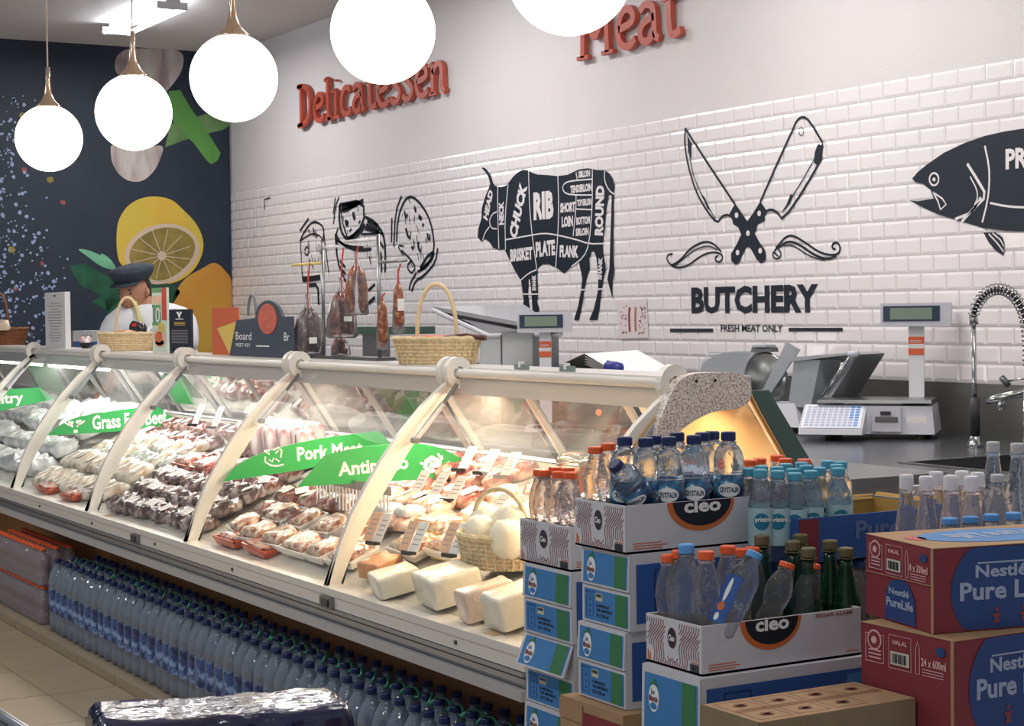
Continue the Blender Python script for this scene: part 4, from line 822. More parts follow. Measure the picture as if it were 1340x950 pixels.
# boards right of the card
t = thing('tasting_board', 'dark slate board with a round sausage picture and white writing on the case top', 'board', (shelf(300, 2.76), 2.76, ZT)); W2 = at(382, 460, Y=2.76).x-at(300, 460, Y=2.76).x; H2 = .235
SLATE = mat('slate_board', (66, 74, 88), .6, noise=.1)
b = MB(); out = [(0, 0), (.13, .64), (.40, .67)]+smooth([(.44, .68), (.48, .88), (.60, .99), (.74, .96), (.82, .84), (.86, .70)], 3, False)+[(1, .70), (1, 0)]; b.poly([(W2*x, 0, H2*z) for x, z in out], SLATE, off=(0, .012, 0)); b.build('board', t)
b = MB(); C_ = (W2*.64, H2*.66)
b.poly([(C_[0]+.100*math.cos(k*PI/12), -.0012, C_[1]+.062*math.sin(k*PI/12)) for k in range(24)], mat('salami_picture', (214, 112, 92), .5, noise=.4, nscale=60), off=(0, -.0006, 0)); b.build('sausage_picture', t)
b = MB(); T3(b, 'Board', W2*.25, H2*.36, W2*.26, H2*.14, WLET); T3(b, 'MEET KEY', W2*.24, H2*.20, W2*.24, H2*.06, WLET); T3(b, 'Br', W2*.93, H2*.36, W2*.08, H2*.14, WLET)
b.box((W2*.45, -.001, H2*.18), (W2*.66, -.0004, H2*.2), WLET); b.build('lettering', t)
t = thing('terracotta_folder', 'terracotta card with yellow corner, left of the dark slate board', 'card', (shelf(278, 2.80), 2.80, ZT)); W3 = at(312, 460, Y=2.8).x-at(278, 460, Y=2.8).x
b = MB(); b.box((0, 0, 0), (W3, .006, .205), mat('terracotta_card', (196, 96, 62), .6)); b.build('card', t); b = MB(); b.poly([(W3*.22, -.002, .115), (W3*.98, -.002, .145), (W3*.98, -.002, .0), (W3*.70, -.002, .0)], mat('mustard_corner', (214, 186, 96), .6), off=(0, -.001, 0)); b.build('yellow_corner', t)
b = MB(); b.tube([(shelf(331, 2.79)+.05*math.cos(PI*k/12)*.9, 2.79, ZT+.17+.085*math.sin(PI*k/12)) for k in range(13)], .006, mat('grey_cord', (110, 112, 120), .7), 6); o = b.build('cord_handle'); tag(o, 'dark twisted cord loop rising behind the slate board', 'cord'); b = None
o.parent = None
# right wicker basket
xb = at(572, 470, Y=2.80).x
basket('wicker_basket', 'wide straw wicker basket with tall handle standing right of the sausage stand', (xb, 2.80, ZT), .30, .17, .085, WICK, .27, .75, hw=.07)
t = thing('sausage_bundle', 'dark dried sausage bundle in the wide straw basket', 'sausage', (xb+.09, 2.86, ZT+.075), .9); b = MB()
for k in range(4): b.tube([(-.07, .012*k-.02, .01+.004*(k % 2)), (0, .012*k-.018, .02), (.07, .012*k-.02, .012)], .009, mat('dried_sausage', (88, 44, 34), .4, noise=.3), 7)
b.build('sausages', t, True)
t = thing('red_packet', 'flat salmon red packet in the wide straw basket', 'packet', (xb-.02, 2.80, ZT+.078), .7); b = MB(); blobmesh(b, .16, .08, .02, mat('salmon_packet', (226, 118, 92), .4, coat=.4), 3); b.build('packet', t, True)
b = MB(); b.box((-.02, -.001, -.02), (.02, .001, .03), PAPER); o = b.build('basket_tag', None, loc=(at(528, 462, Y=2.70).x, 2.722, ZT+.04)); tag(o, 'small white price tag on the front of the wide straw basket', 'price tag'); o.rotation_euler = (0, 0, -.25)
# hanging sausage stand
sx = at(424, 465, Y=2.86).x; sx2 = at(497, 465, Y=2.86).x
t = thing('sausage_stand', 'steel two-post stand with cross bars and hanging sausages on the case top', 'rack', (sx, 2.86, ZT)); w_ = sx2-sx; zz = lambda y, px=424: at(px, y, Y=2.86).z-ZT
for x, zt in ((0, zz(322)), (w_, zz(306, 497))): b = MB(); b.tube([(x, 0, .01), (x, 0, zt)], .0075, STEEL, 8); b.build('post', t, True)
b = MB(); b.box((-.12, -.045, 0), (w_+.06, .035, .012), STEELD); b.build('base', t)
hx = lambda px: at(px, 380, Y=2.86).x-sx
for x0, x1, z, m, n in ((hx(383), 0, zz(344), mat('yellow_bar', (226, 202, 120), .4), 'bar'), (0, hx(442), zz(324), WPLAS, 'bar'), (hx(452), w_, zz(319), WPLAS, 'bar'), (w_, hx(532), zz(343, 497), STEEL, 'bar')):
    b = MB(); b.tube([(x0, 0, z), (x1, 0, z)], .006, m, 8); b.build(n, t, True)
SAU = {}
def saumat(n, c, c2, c3): return mat(n, c, .35, ramp=[(.35, c), (.5, c2), (.68, c3)], nscale=55, coat=.5, bump=.4, bscale=60)
SA1 = saumat('dark_sausage', (52, 38, 42), (84, 62, 66), (132, 112, 116)); SA2 = saumat('brown_sausage', (78, 36, 34), (116, 60, 54), (166, 118, 108)); SA3 = saumat('salami', (100, 44, 26), (138, 70, 40), (188, 148, 100))
STR = mat('red_string', (190, 60, 50), .6)
def hang(name, label, px, py0, py1, wpx, m, n, hook, Y=2.84, lab=None, film=True):
    top = at(px, py0, Y=Y); bot = at(px, py1, Y=Y); k = 6.3/FPX; W_ = wpx*k*1.12; H_ = top.z-bot.z; t = thing(name, label, 'sausages', (top.x, Y, top.z))
    for q in range(n):
        a = 2*PI*q/n; rx = (W_/2-W_*.16) if n > 1 else 0; x = rx*.6*math.sin(a); y = rx*math.cos(a); rr = W_*(.15 if n > 3 else .24 if n > 1 else .5); f = R_.uniform(.94, 1)
        b = MB(); b.tube([(x*.30, y*.3, -.005), (x*.7, y*.7, -H_*.18), (x, y, -H_*.5), (x*1.1, y, -H_*.85*f), (x*1.1, y, -H_*f)], [rr*.35, rr*.9, rr, rr, rr*.5], m, 9); b.build('sausage', t, True)
    hz = at(px, hook, Y=Y).z-top.z
    b = MB(); b.tube([(0, .01, hz), (.0, 0, hz*.5), (0, 0, -.02)], .0035, STR, 6); b.build('string', t)
    if film:
        b = MB(); b.lathe([(W_*.10, .05), (W_*.06, .015), (W_*.20, -.01), (W_*.46, -H_*.25), (W_*.58, -H_*.6), (W_*.62, -H_*1.0), (W_*.5, -H_*1.04)], BAGF, 14, wob=lambda a, z: 1+.08*math.sin(3*a+z*40)); b.v = [(x*.65, y, z) for x, y, z in b.v]; b.build('bag', t, True)
    if lab:
        for lx, lz, lw, lh in lab:
            b = MB(); b.box((W_*.36+.004, lx*W_-lw*k/2, -H_*lz-lh*k/2), (W_*.36+.007, lx*W_+lw*k/2, -H_*lz+lh*k/2), PAPER); b.build('label', t)
hang('sausage_bag', 'bag of near-black sausages hanging leftmost on the stand by red string', 403, 402, 462, 36, SA1, 8, 344, lab=[(0, .72, 12, 9)])
hang('sausage_bag', 'bag of reddish brown sausages hanging second from the left on the stand', 447, 380, 440, 34, SA2, 8, 324, lab=[(.05, .62, 12, 7), (.1, .1, 6, 4)])
hang('sausage_bag', 'short bag of brown sausages hanging lowest on the stand', 445, 441, 464, 22, SA2, 5, 436, Y=2.865, lab=[(.2, .5, 5, 7)])
hang('salami_pair', 'pair of long speckled salamis in clear film in the middle of the stand', 466, 347, 410, 26, SA3, 2, 322, lab=None)
hang('salami', 'single long salami hanging low right of the right post', 500, 392, 455, 13, SA3, 1, 384, Y=2.82)
hang('salami', 'single salami with white label hanging rightmost on the stand', 521, 370, 434, 13, SA3, 1, 345, lab=[(0, .45, 9, 16)])
# ================================================================ REAR COUNTER
QZ = .88
CTOP = mat('steel_worktop', (120, 124, 126), .22, metal=.8, noise=.15, nscale=3)
ct = thing('rear_counter', 'long stainless steel worktop with cabinets along the tiled wall', 'counter', (-8, 4.7, 0))
b = MB()
for a, c in (((-13.6, 4.03), (-4.60, 5.30)), ((-3.75, 4.03), (-2.6, 5.30)), ((-4.60, 4.03), (-3.75, 4.22)), ((-4.60, 4.80), (-3.75, 5.30))): b.box((*a, QZ-.035), (*c, QZ), CTOP)
part(b, 'worktop', ct)
b = MB(); b.box((-13.6, 4.05, .08), (-2.6, 5.28, QZ-.23), CASEG); b.box((-13.6, 4.05, QZ-.23), (-4.7, 5.28, QZ-.035), CASEG); part(b, 'cabinet', ct)
b = MB(); b.box((-13.6, 4.028, QZ-.10), (-2.6, 4.05, QZ-.004), mat('counter_front_grey', (120, 126, 120), .4, metal=.3)); b.box((-13.6, 4.026, QZ-.004), (-2.6, 4.05, QZ+.001), ALU); part(b, 'front_edge', ct)
b = MB(); b.box((-13.6, 4.12, 0), (-2.6, 5.28, .08), STEELD); part(b, 'plinth', ct)
for i in range(9):
    b = MB(); x = -13.4+i*1.2; b.box((x, 4.042, .12), (x+1.16, 4.052, QZ-.14), CASEG); local(b, ct); d_ = b.build('door', ct); b = MB(); b.tube([(x+1.05, 4.03, .45), (x+1.05, 4.03, .65)], .006, ALU, 6); local(b, ct); b.build('handle', d_)
b = MB(); b.box((-13.6, 5.302, QZ), (-2.6, 5.318, 1.098), mat('steel_backsplash', (112, 112, 108), .35, metal=.6, noise=.12, nscale=4)); struct(b, 'trim_3')
# sink
t = thing('sink', 'sunken steel sink basin in the rear counter under the spring tap', 'sink', (-4.175, 4.51, QZ))
b = MB(); x0, x1, y0, y1 = -.42, .42, -.285, .285
for q in (((x0, y0, -.17), (x1, y1, -.165)), ((x0, y0, -.17), (x0+.005, y1, -.002)), ((x1-.005, y0, -.17), (x1, y1, -.002)), ((x0, y0, -.17), (x1, y0+.005, -.002)), ((x0, y1-.005, -.17), (x1, y1, -.002))): b.box(*q, STEELD)
b.build('basin', t)
b = MB(); 
for q in (((x0-.02, y0-.02, 0), (x1+.02, y0, .004)), ((x0-.02, y1, 0), (x1+.02, y1+.02, .004)), ((x0-.02, y0, 0), (x0, y1, .004)), ((x1, y0, 0), (x1+.02, y1, .004))): b.box(*q, STEEL)
b.build('rim', t)
b = MB(); b.tube([(-4.98, 5.20, QZ+.03), (-3.0, 5.20, QZ+.03)], .008, WPLAS, 8); o = b.build('water_pipe'); tag(o, 'thin white pipe running along the foot of the backsplash behind the sink', 'pipe')
# spring tap
p0 = at(1276, 572, Y=4.9); t = thing('spring_tap', 'tall chrome pull-down tap with coiled spring hose at the right edge', 'tap', (p0.x, 4.9, QZ)); X0 = p0.x
CHR = mat('chrome', (176, 178, 180), .15, metal=1); RUB = mat('black_rubber', (34, 34, 36), .5)
tp = lambda x, y, Y=4.9: at(x, y, Y=Y)-Vector((X0, 4.9, QZ))
b = MB(); b.lathe([(.03, 0), (.03, .012), (.02, .03), (.016, .05)], CHR, 16); b.build('base', t, True)
b = MB(); b.tube([tp(1276, 570), tp(1276, 520)], .019, RUB, 12); b.build('hand_grip', t, True)
b = MB(); b.tube([tp(1276, 520), tp(1275, 500), tp(1274, 412)], .009, CHR, 10); b.build('riser', t, True)
arc = smooth([tuple(tp(*q)) for q in ((1273, 414), (1278, 398), (1290, 383), (1306, 377), (1322, 382), (1334, 396), (1342, 415), (1346, 450), (1346, 480))], 3, False)
b = MB(); b.tube(arc, .010, RUB, 8); b.build('hose', t, True)
b = MB(); L = [Vector(q) for q in arc]; cum = [0]
for a, c in zip(L[:-1], L[1:]): cum.append(cum[-1]+(c-a).length)
sp = []; turns = 30; N_ = turns*9
for k in range(N_+1):
    s_ = cum[-1]*k/N_; i = max(j for j in range(len(cum)) if cum[j] <= s_+1e-9); i = min(i, len(L)-2); f_ = (s_-cum[i])/(cum[i+1]-cum[i]); P = L[i].lerp(L[i+1], f_); tg = (L[i+1]-L[i]).normalized(); nn = Vector((0, 1, 0)); bb_ = tg.cross(nn); a = 2*PI*k/9; sp.append(P+(nn*math.cos(a)+bb_*math.sin(a))*.021)
b.tube(sp, .0028, CHR, 5); b.build('spring', t, True)
b = MB(); b.tube([tp(1275, 425), tp(1273, 410)], [.017, .015], CHR, 10); b.build('collar', t, True)
t = thing('swivel_spout', 'chrome swivel spout reaching left from the right edge of the picture', 'tap', (at(1345, 520, Y=4.75).x, 4.75, QZ)); q0 = t.location
b = MB(); r2 = lambda x, y: at(x, y, Y=4.75)-Vector(q0)
b.tube([r2(1292, 526), r2(1300, 522), r2(1345, 512)], [.012, .014, .016], CHR, 10); b.tube([r2(1345, 514), (r2(1345, 514).x, 0, 0)], .018, CHR, 12); b.tube([r2(1310, 522), r2(1310, 536)], .012, CHR, 8); b.build('spout', t, True)
b = MB(); b.tube([r2(1315, 499), r2(1345, 495)], .004, CHR, 6); b.tube([r2(1311, 494), r2(1319, 504)], .012, STEELD, 8); b.build('lever', t, True)
# ---- label scale at the right
def scale_thing(label, loc, rz, pole_h, base=True):
    t = thing('label_scale', label, 'scale', loc, rz)
    if not base: b = MB(); b.box((-.09, .04, 0), (.09, .20, .025), GPLAS, taper=.004); b.build('foot_plate', t)
    if base:
        b = MB(); b.hexa([(-.20, -.16, .02), (.21, -.16, .02), (.21, .17, .02), (-.20, .17, .02), (-.185, -.14, .125), (.20, -.14, .125), (.20, .16, .125), (-.185, .16, .125)], GPLAS); b.build('housing', t)
        b = MB(); b.hexa([(-.235, -.30, .025), (-.02, -.30, .025), (-.02, -.14, .02), (-.235, -.14, .02), (-.235, -.292, .045), (-.02, -.292, .045), (-.02, -.12, .128), (-.235, -.12, .128)], GPLAS); kb = b.build('keyboard_console', t)
        b = MB(); q = lambda u, v, o=0: (-.228+.200*u, -.288+.16*v-.4*o, .049+.0775*v+o); b.add([q(0, 0, .001), q(1, 0, .001), q(1, 1, .001), q(0, 1, .001)], [(0, 1, 2, 3)], mat('key_panel', (226, 228, 236), .4))
        b.build('key_panel', kb, fix=False); b = MB()
        KEY = mat('key_grey', (176, 180, 196), .4); KB = mat('key_blue', (96, 150, 214), .4)
        for i in range(10):
            for j in range(8):
                u, v = .04+i*.093, .06+j*.113; m_ = KB if (i > 7 and j > 2) or (i == 9) else KEY; b.add([q(u, v, .002), q(u+.07, v, .002), q(u+.07, v+.08, .002), q(u, v+.08, .002)], [(0, 1, 2, 3)], m_)
        o = b.build('keys', kb, fix=False); o['kind'] = 'stuff'
        b = MB(); b.box((.0, -.175, .03), (.10, -.145, .118), GPLAS, taper=.003); pr = b.build('label_printer', t); b = MB(); b.box((.012, -.178, .066), (.088, -.174, .086), STEELD); b.box((.03, -.179, .092), (.065, -.1745, .106), BLACK); b.build('print_slot', pr)
        b = MB(); b.box((.115, -.152, .05), (.185, -.149, .085), LINEN); b.build('paper_label', t)
        b = MB(); b.box((-.19, -.15, .135), (.20, .15, .147), STEEL, taper=.002); b.box((-.10, -.08, .12), (.10, .08, .135), STEELD); b.build('weighing_platter', t)
        for x in (-.15, .16):
            for y in (-.12, .13): b = MB(); b.lathe([(.016, 0), (.016, .02)], BLACK, 10, (x, y, 0)); b.build('foot', t)
    px_ = .13 if base else 0
    b = MB(); b.box((px_-.026, .10, .02), (px_+.026, .14, pole_h), WPLAS); b.build('pole', t)
    b = MB(); b.box((px_-.0275, .097, pole_h-.12), (px_+.0275, .101, pole_h-.05), mat('red_orange_label', (222, 104, 62), .5)); b.box((px_-.0275, .096, pole_h-.095), (px_+.0275, .0965, pole_h-.078), LINEN)
    for k in range(3): b.box((px_-.022, .0955, pole_h-.072+.006*k-.03*(k == 2)), (px_+.018, .0958, pole_h-.070+.006*k-.03*(k == 2)), LINEN)
    b.build('pole_label', t)
    b = MB(); hx_, hz_ = .120, .045; z = pole_h+.035
    out = smooth([(px_-hx_, z-hz_), (px_+hx_, z-hz_), (px_+hx_, z+hz_), (px_-hx_, z+hz_)], 1); b.box((px_-hx_, .06, z-hz_), (px_+hx_, .14, z+hz_), GPLAS); b.build('display_head', t)
    b = MB(); b.box((px_-hx_*.92, .0570, z-hz_*.55), (px_+hx_*.70, .061, z+hz_*.75), mat('display_bezel', (48, 62, 82), .2)); b.box((px_-hx_*.72, .0555, z-hz_*.40), (px_+hx_*.48, .0572, z+hz_*.58), mat('lcd_screen', (124, 140, 124), .2)); b.build('screen', t)
    return t
pc = at(1160, 570, Z=QZ); 
scale_thing('grey label printing scale with keyboard console and tall display on the rear counter', (-5.60, 4.99, QZ), .73, .43).scale = (1.18, 1, 1.08)
pr_ = at(735, 470, Y=4.4); scale_thing('white pole display of a second scale beside the steel wrapping machine', (at(724, 478, Y=4.1).x, 4.05, QZ), .95, .45, False)
# ---- slicer
sc0 = at(1022, 560, Z=QZ); t = thing('meat_slicer', 'aluminium gravity slicer with ribbed guard and tilted carriage on the rear counter', 'slicer', (sc0.x+.0, min(4.92, sc0.y+.05), QZ), .25); t.scale = (.85, .85, .85)
AL2 = mat('cast_aluminium', (172, 178, 184), .32, metal=.45); 
b = MB(); b.hexa([(-.17, -.17, .03), (.36, -.17, .03), (.36, .20, .03), (-.17, .20, .03), (-.13, -.13, .13), (.30, -.13, .15), (.30, .18, .15), (-.13, .18, .13)], GPLAS); b.build('base', t)
b = MB()
for x in (-.13, .3):
    for y in (-.13, .16): b.lathe([(.02, 0), (.02, .03)], BLACK, 10, (x, y, 0))
b.box((-.15, -.16, .02), (.34, .18, .034), BLACK); b.build('feet', t)
b = MB(); gp = smooth([(-.36, .20), (-.38, .30), (-.33, .36), (-.20, .405), (-.04, .41), (.04, .385), (.0, .28), (.06, .20), (.08, .15), (-.05, .13), (-.24, .13)], 3)
b.poly([(x, -.06, z) for x, z in gp], AL2, off=(0, .03, 0)); b.build('gauge_plate', t)
b = MB()
for k in range(22):
    z = .155+k*.0115; x0 = -.36+.10*(max(0, .2-z)/.07)+.06*max(0, (z-.34)/.06); x1 = .05-.05*math.sin((z-.13)*9); b.box((x0, -.0635, z), (x1, -.0600, z+.005), AL2)
o = b.build('ribs', t); o['kind'] = 'stuff'
b = MB(); b.lathe([(.001, 0), (.13, 0), (.135, .010), (.128, .02), (.001, .024)], STEEL, 36); b.v = [(x+.09, -.075-z, y+.27) for x, y, z in b.v]; b.build('blade', t, True)
b = MB(); b.tube([(.09+.145*math.cos(a), -.085, .27+.145*math.sin(a)) for a in [PI*.45+k*PI*.95/18 for k in range(19)]], .011, AL2, 8); b.build('blade_ring', t, True)
b = MB(); b.box((.0, -.10, .405), (.13, -.03, .43), STEELD, taper=.006); b.box((.02, -.11, .43), (.11, -.03, .442), AL2); b.build('sharpener_cover', t)
b = MB(); b.hexa([(.10, -.14, .20), (.16, -.14, .20), (.34, -.14, .42), (.26, -.14, .46), (.10, -.13, .20), (.16, -.13, .20), (.34, -.13, .42), (.26, -.13, .46)], AL2); b.build('food_guard', t)
b = MB(); b.hexa([(.26, -.13, .13), (.40, -.13, .13), (.46, -.13, .37), (.30, -.13, .37), (.26, .05, .13), (.40, .05, .13), (.46, .05, .37), (.30, .05, .37)], AL2); b.hexa([(.30, -.15, .36), (.66, -.15, .40), (.66, -.15, .41), (.30, -.15, .38), (.30, .10, .33), (.62, .10, .38), (.62, .10, .39), (.30, .10, .35)], AL2); b.hexa([(.48, -.15, .17), (.52, -.15, .16), (.70, -.15, .40), (.66, -.15, .41), (.48, .08, .17), (.52, .08, .16), (.70, .08, .40), (.66, .08, .41)], ALU); b.build('carriage', t)
b = MB(); b.tube([(.50, -.17, .20), (.68, -.17, .40)], .010, CHR, 8); b.tube([(.66, -.17, .40), (.71, -.17, .405)], .016, GPLAS, 8); b.build('carriage_handle', t, True)
# ---- wrapping machine
a0 = at(628, 480, Y=4.15); a1 = at(702, 480, Y=4.15); zt = at(670, 438, Y=4.15).z; t = thing('wrapping_machine', 'stainless steel wrapping machine with raised sloping grey lid behind the case', 'machine', (a0.x, 4.15, QZ)); w_ = a1.x-a0.x
b = MB(); b.box((0, 0, 0), (w_*.46, .12, zt-QZ), STEEL); b.box((w_*.47, -.02, 0), (w_, .12, zt-QZ+.01), STEEL); b.build('cabinet', t)
b = MB(); b.box((w_*.455, -.022, 0), (w_*.475, 0, zt-QZ), STEELD); b.box((w_*.1, -.002, .21), (w_*.35, 0, .24), LINEN); b.build('front_trim', t)
LID = mat('grey_lid_panel', (172, 174, 180), .3, coat=.5)
P = [at(567, 404, Y=4.15), at(640, 440, Y=4.15), at(728, 438, Y=4.15), at(690, 408, Y=4.6)]; P[3] = at(700, 408, Y=4.6); P0 = at(567, 404, Y=4.15)
q = [Vector(v)-t.location for v in (at(567, 406, Y=4.15), at(640, 440, Y=4.15), at(734, 437, Y=4.15), at(735, 428, Y=4.5), at(686, 404, Y=4.5), at(600, 401, Y=4.5))]
b = MB(); b.hexa([q[0], q[1], q[2], q[4], q[0]+Vector((0, 0, .02)), q[1]+Vector((0, 0, .02)), q[2]+Vector((0, 0, .02)), q[4]+Vector((0, 0, .02))], LID); b.build('lid', t)
b = MB(); b.tube([q[0], q[1], q[2]], .012, GPLAS, 8); b.tube([q[4]+Vector((-.02, 0, .0)), q[2]], .010, GPLAS, 8); b.tube([q[0], q[4]], .010, GPLAS, 8); b.build('lid_frame', t)
b = MB(); b.tube([q[1]+Vector((-.02, .02, 0)), (q[1].x-.02, .1, zt-QZ-.02)], .012, STEELD, 6); b.build('hinge_strut', t)
# green platform stand
pg = at(492, 432, Y=4.3); t = thing('platform_scale', 'green topped steel pillar stand behind the hanging sausages', 'stand', (pg.x, 4.3, QZ))
b = MB(); b.box((-.42, -.15, pg.z-QZ-.02), (.42, .15, pg.z-QZ+.02), mat('dark_green_top', (70, 94, 86), .4)); b.build('top', t); b = MB(); b.box((-.07, -.05, .05), (.07, .05, pg.z-QZ-.02), STEEL); b.build('pillar', t); b = MB(); b.box((-.22, -.16, 0), (.20, .16, .06), STEELD, taper=.01); b.build('base', t)
# papers, pen box on the counter
pp = at(820, 478, Y=4.6); t = thing('paper_stack', 'loose white papers slumped over a tray on the rear counter', 'papers', (pp.x, 4.55, QZ)); zz_ = pp.z-QZ
b = MB(); b.box((-.40, -.12, 0), (.16, .14, zz_-.04), mat('tray_grey', (120, 124, 136), .4)); b.build('tray', t)
for k in range(5):
    b = MB(); o_ = .012*k; rr = R_.uniform(-.1, .1)
    pts = [(-.38+.05*k, -.14-.01*k, zz_-.035+o_), (-.05, -.15, zz_+.01+o_), (.12+.06*k, -.14, zz_-.03-.01*k), (.22+.05*k, -.13, zz_-.09)]
    n = len(pts); b.add(pts+[(x+rr*.1, y+.30, z+.01) for x, y, z in pts], [(i, i+1, n+i+1, n+i) for i in range(n-1)], PAPER); b.build('sheet', t)
b = MB(); blobmesh(b, .11, .06, .06, mat('blue_holder', (44, 54, 130), .4), 4, amp=.1); pb_ = at(778, 470, Y=4.3); o = b.build('tape_dispenser', None, True, loc=(pb_.x, 4.40, zz_+QZ-.035)); tag(o, 'small dark blue tape dispenser left of the white papers', 'dispenser')
pb_ = at(755, 478, Y=4.3); b = MB(); b.box((-.07, -.05, 0), (.07, .06, .23), STEELD, taper=.01); b.box((-.06, -.052, .20), (.02, -.049, .22), ORPRINT); o = b.build('dark_tray', None, loc=(pb_.x-.02, 4.30, QZ)); tag(o, 'dark metal box left of the blue tape dispenser', 'box')
# open keyed machine seen through the glass below the rail
pk_ = at(775, 560, Y=3.45); t = thing('counter_scale', 'dark low scale with a red light on the shelf behind the case', 'scale', (pk_.x, 3.42, pk_.z-.06), .6)
b = MB(); b.box((-.16, -.12, .0), (.16, .12, .05), STEELD, taper=.01); b.build('base', t); b = MB(); b.box((-.15, -.12, .065), (.17, .14, .075), BLACK); b.box((-.05, -.05, .05), (.05, .05, .066), BLACK); b.build('platter', t); b = MB(); b.box((-.13, .13, .05), (.15, .16, .17), STEELD, taper=.005); b.build('display', t); b = MB(); b.lathe([(.001, 0), (.012, 0), (.010, .006)], mat('red_lamp', (255, 90, 60), .4, emit=(255, 90, 60), es=2), 8, (0, .0, .11)); b.v = [(x, .128, z) if i > 900 else (x, .128-(z-.11)*1.0, .11+y) for i, (x, y, z) in enumerate(b.v)]; b.build('indicator_light', t)
# staff side shelf carrying it
t = thing('staff_shelf', 'steel prep shelf on legs standing close behind the display case', 'shelf', (-4.6, 3.45, 0)); z = pk_.z-.062
b = MB(); b.box((-1.4, -.25, z-.03), (.75, .25, z), STEEL); b.build('top', t)
for x in (-1.36, .70):
    for y in (-.22, .22): b = MB(); b.box((x-.015, y-.015, 0), (x+.015, y+.015, z-.03), STEELD); b.build('leg', t)
b = MB(); b.tube([(-.2, 0, .28), (.25, 0, .28)], .07, WPLAS, 16); pt_ = at(1148, 640, Y=3.75); o = b.build('white_tub', None, True); o.location = (pt_.x, 3.80, pt_.z-.28); o.rotation_euler = (0, 0, .5)
bpy.data.objects.remove(o)
t = thing('white_tub', 'white rounded plastic tub in front of the rear counter, right of the teal capped bottles', 'tub', (pt_.x-.05, 3.80, 0)); z1 = pt_.z+.03
b = MB(); b.poly([(x, y, z1-.14) for x, y in smooth([(-.28, -.17), (.28, -.17), (.28, .17), (-.28, .17)], 4)], WPLAS, off=(0, 0, .12)); b.poly([(x*1.06, y*1.08, z1-.03) for x, y in smooth([(-.28, -.17), (.28, -.17), (.28, .17), (-.28, .17)], 4)], WPLAS, off=(0, 0, .03)); b.build('lid', t); b = MB(); b.box((-.25, -.15, 0), (.25, .15, z1-.14), WPLAS, taper=-.01); b.build('body', t)
# box and flowers behind the rail near the worker
pw = at(126, 440, Y=3.25); t = thing('glove_box', 'white and blue carton behind the case top beside the worker', 'box', (pw.x, 3.22, pw.z-.03), .2)
b = MB(); b.box((-.14, -.05, -.04), (.16, .08, .0), CARDN); b.box((-.14, -.05, .0), (.16, .08, .065), CARDW); b.build('carton', t); b = MB(); b.box((-.24, -.05, -.04), (-.145, .09, .06), KRAFTD); b.build('side_flap', t)
b = MB()
for k in range(3): b.box((-.03+.05*k, -.0515, .026), (.005+.05*k, -.0503, .042), CASEG)
b.build('printed_marks', t)
b = MB(); b.box((-.35, -.09, .8), (.30, .12, pw.z-.03-.042), STEEL); b.box((-.33, -.07, 0), (.28, .10, .8), STEELD); o = b.build('prep_trolley', None, loc=(pw.x, 3.24, 0)); tag(o, 'narrow steel trolley carrying the glove carton behind the case', 'trolley')
pf = at(112, 449, Y=2.84); t = thing('flower_bowl', 'small black bowl of pale pink flowers on the case top left of the wicker basket', 'bowl', (pf.x, 2.84, ZT)); b = MB(); b.lathe([(.02, 0), (.035, .02), (.037, .03)], BLACK, 14); b.build('bowl', t)
for k in range(6): b = MB(); blobmesh(b, .03, .03, .025, PINKP if k % 2 else LINEN, k, 8, 5, .1, .9, False); b.v = [(x+.018*math.cos(k), y+.018*math.sin(k), z+.028+.006*(k % 3)) for x, y, z in b.v]; b.build('flower', t, True)
# ================================================================ BOTTLES
def cap_mb(r, h, z, m, ridges=18):
    b = MB(); b.lathe([(r*.98, z), (r, z+h*.1), (r, z+h*.85), (r*.88, z+h), (.0001, z+h)], m, ridges*2, wob=lambda a, z_: 1+.025*math.cos(ridges*a)); return b
LBL_BLUE = mat('blue_water_label', (44, 84, 150), .35, ramp=[(.42, (26, 42, 88)), (.52, (54, 90, 150)), (.62, (140, 170, 210))], nscale=26, coat=.4)
LBL_NAVY = mat('navy_teal_label', (28, 62, 108), .35, ramp=[(.40, (20, 44, 84)), (.52, (32, 90, 130)), (.66, (84, 156, 184))], nscale=22, coat=.4, stretch=(1, 1, 2.5))
LBL_TEAL = mat('white_teal_label', (172, 206, 208), .4, noise=.10, nscale=20, coat=.3)
TEALD = mat('teal_label_print', (24, 120, 146), .4)
BOT = {}
def bottle(key, name, cat, prof, body, capr, caph, capm, label=None, word=None, handle=None, ribs=0, n=20, extra=None):
    t = thing(name, name, cat); H = prof[-1][1]
    b = MB()
    if ribs:
        P = []
        for (r0, z0), (r1, z1) in zip(prof[:-1], prof[1:]):
            k = max(1, int((z1-z0)/.006)) if z1 < H*.62 and z0 > .008 else 1
            for q in range(k): f = q/k; P.append((r0+(r1-r0)*f-(.0016 if (len(P) % 2) else 0)*(k > 1), z0+(z1-z0)*f))
        P.append(prof[-1]); prof = P
    b.lathe(prof, body, n); b.build('bottle_body', t, True)
    c = cap_mb(capr, caph, H-.001, capm); c.build('cap', t)
    b = MB(); b.lathe([(capr*1.12, H-.006), (capr*1.12, H-.003)], body if body != GGLASS else capm, 16); b.build('neck_ring', t)
    if label:
        z0, z1, r, m, a0, a1 = label; b = MB(); b.lathe([(r, z0), (r, z1)], m, 20, a0=a0, a1=a1); lb = b.build('paper_label' if word is None else 'label', t, True)
        if word: word(lb, r)
    if handle: b = MB(); b.tube([(capr*1.3*math.cos(0), 0, H-.008)]+[(.036*math.cos(PI*k/8)+.0, .034*math.sin(PI*k/8)*.4, H-.006+.020*math.sin(PI*k/8)) for k in range(9)], .0042, handle, 6); b.build('carry_handle', t, True)
    if extra: extra(t)
    BOT[key] = (Proto(t), H+caph); return t
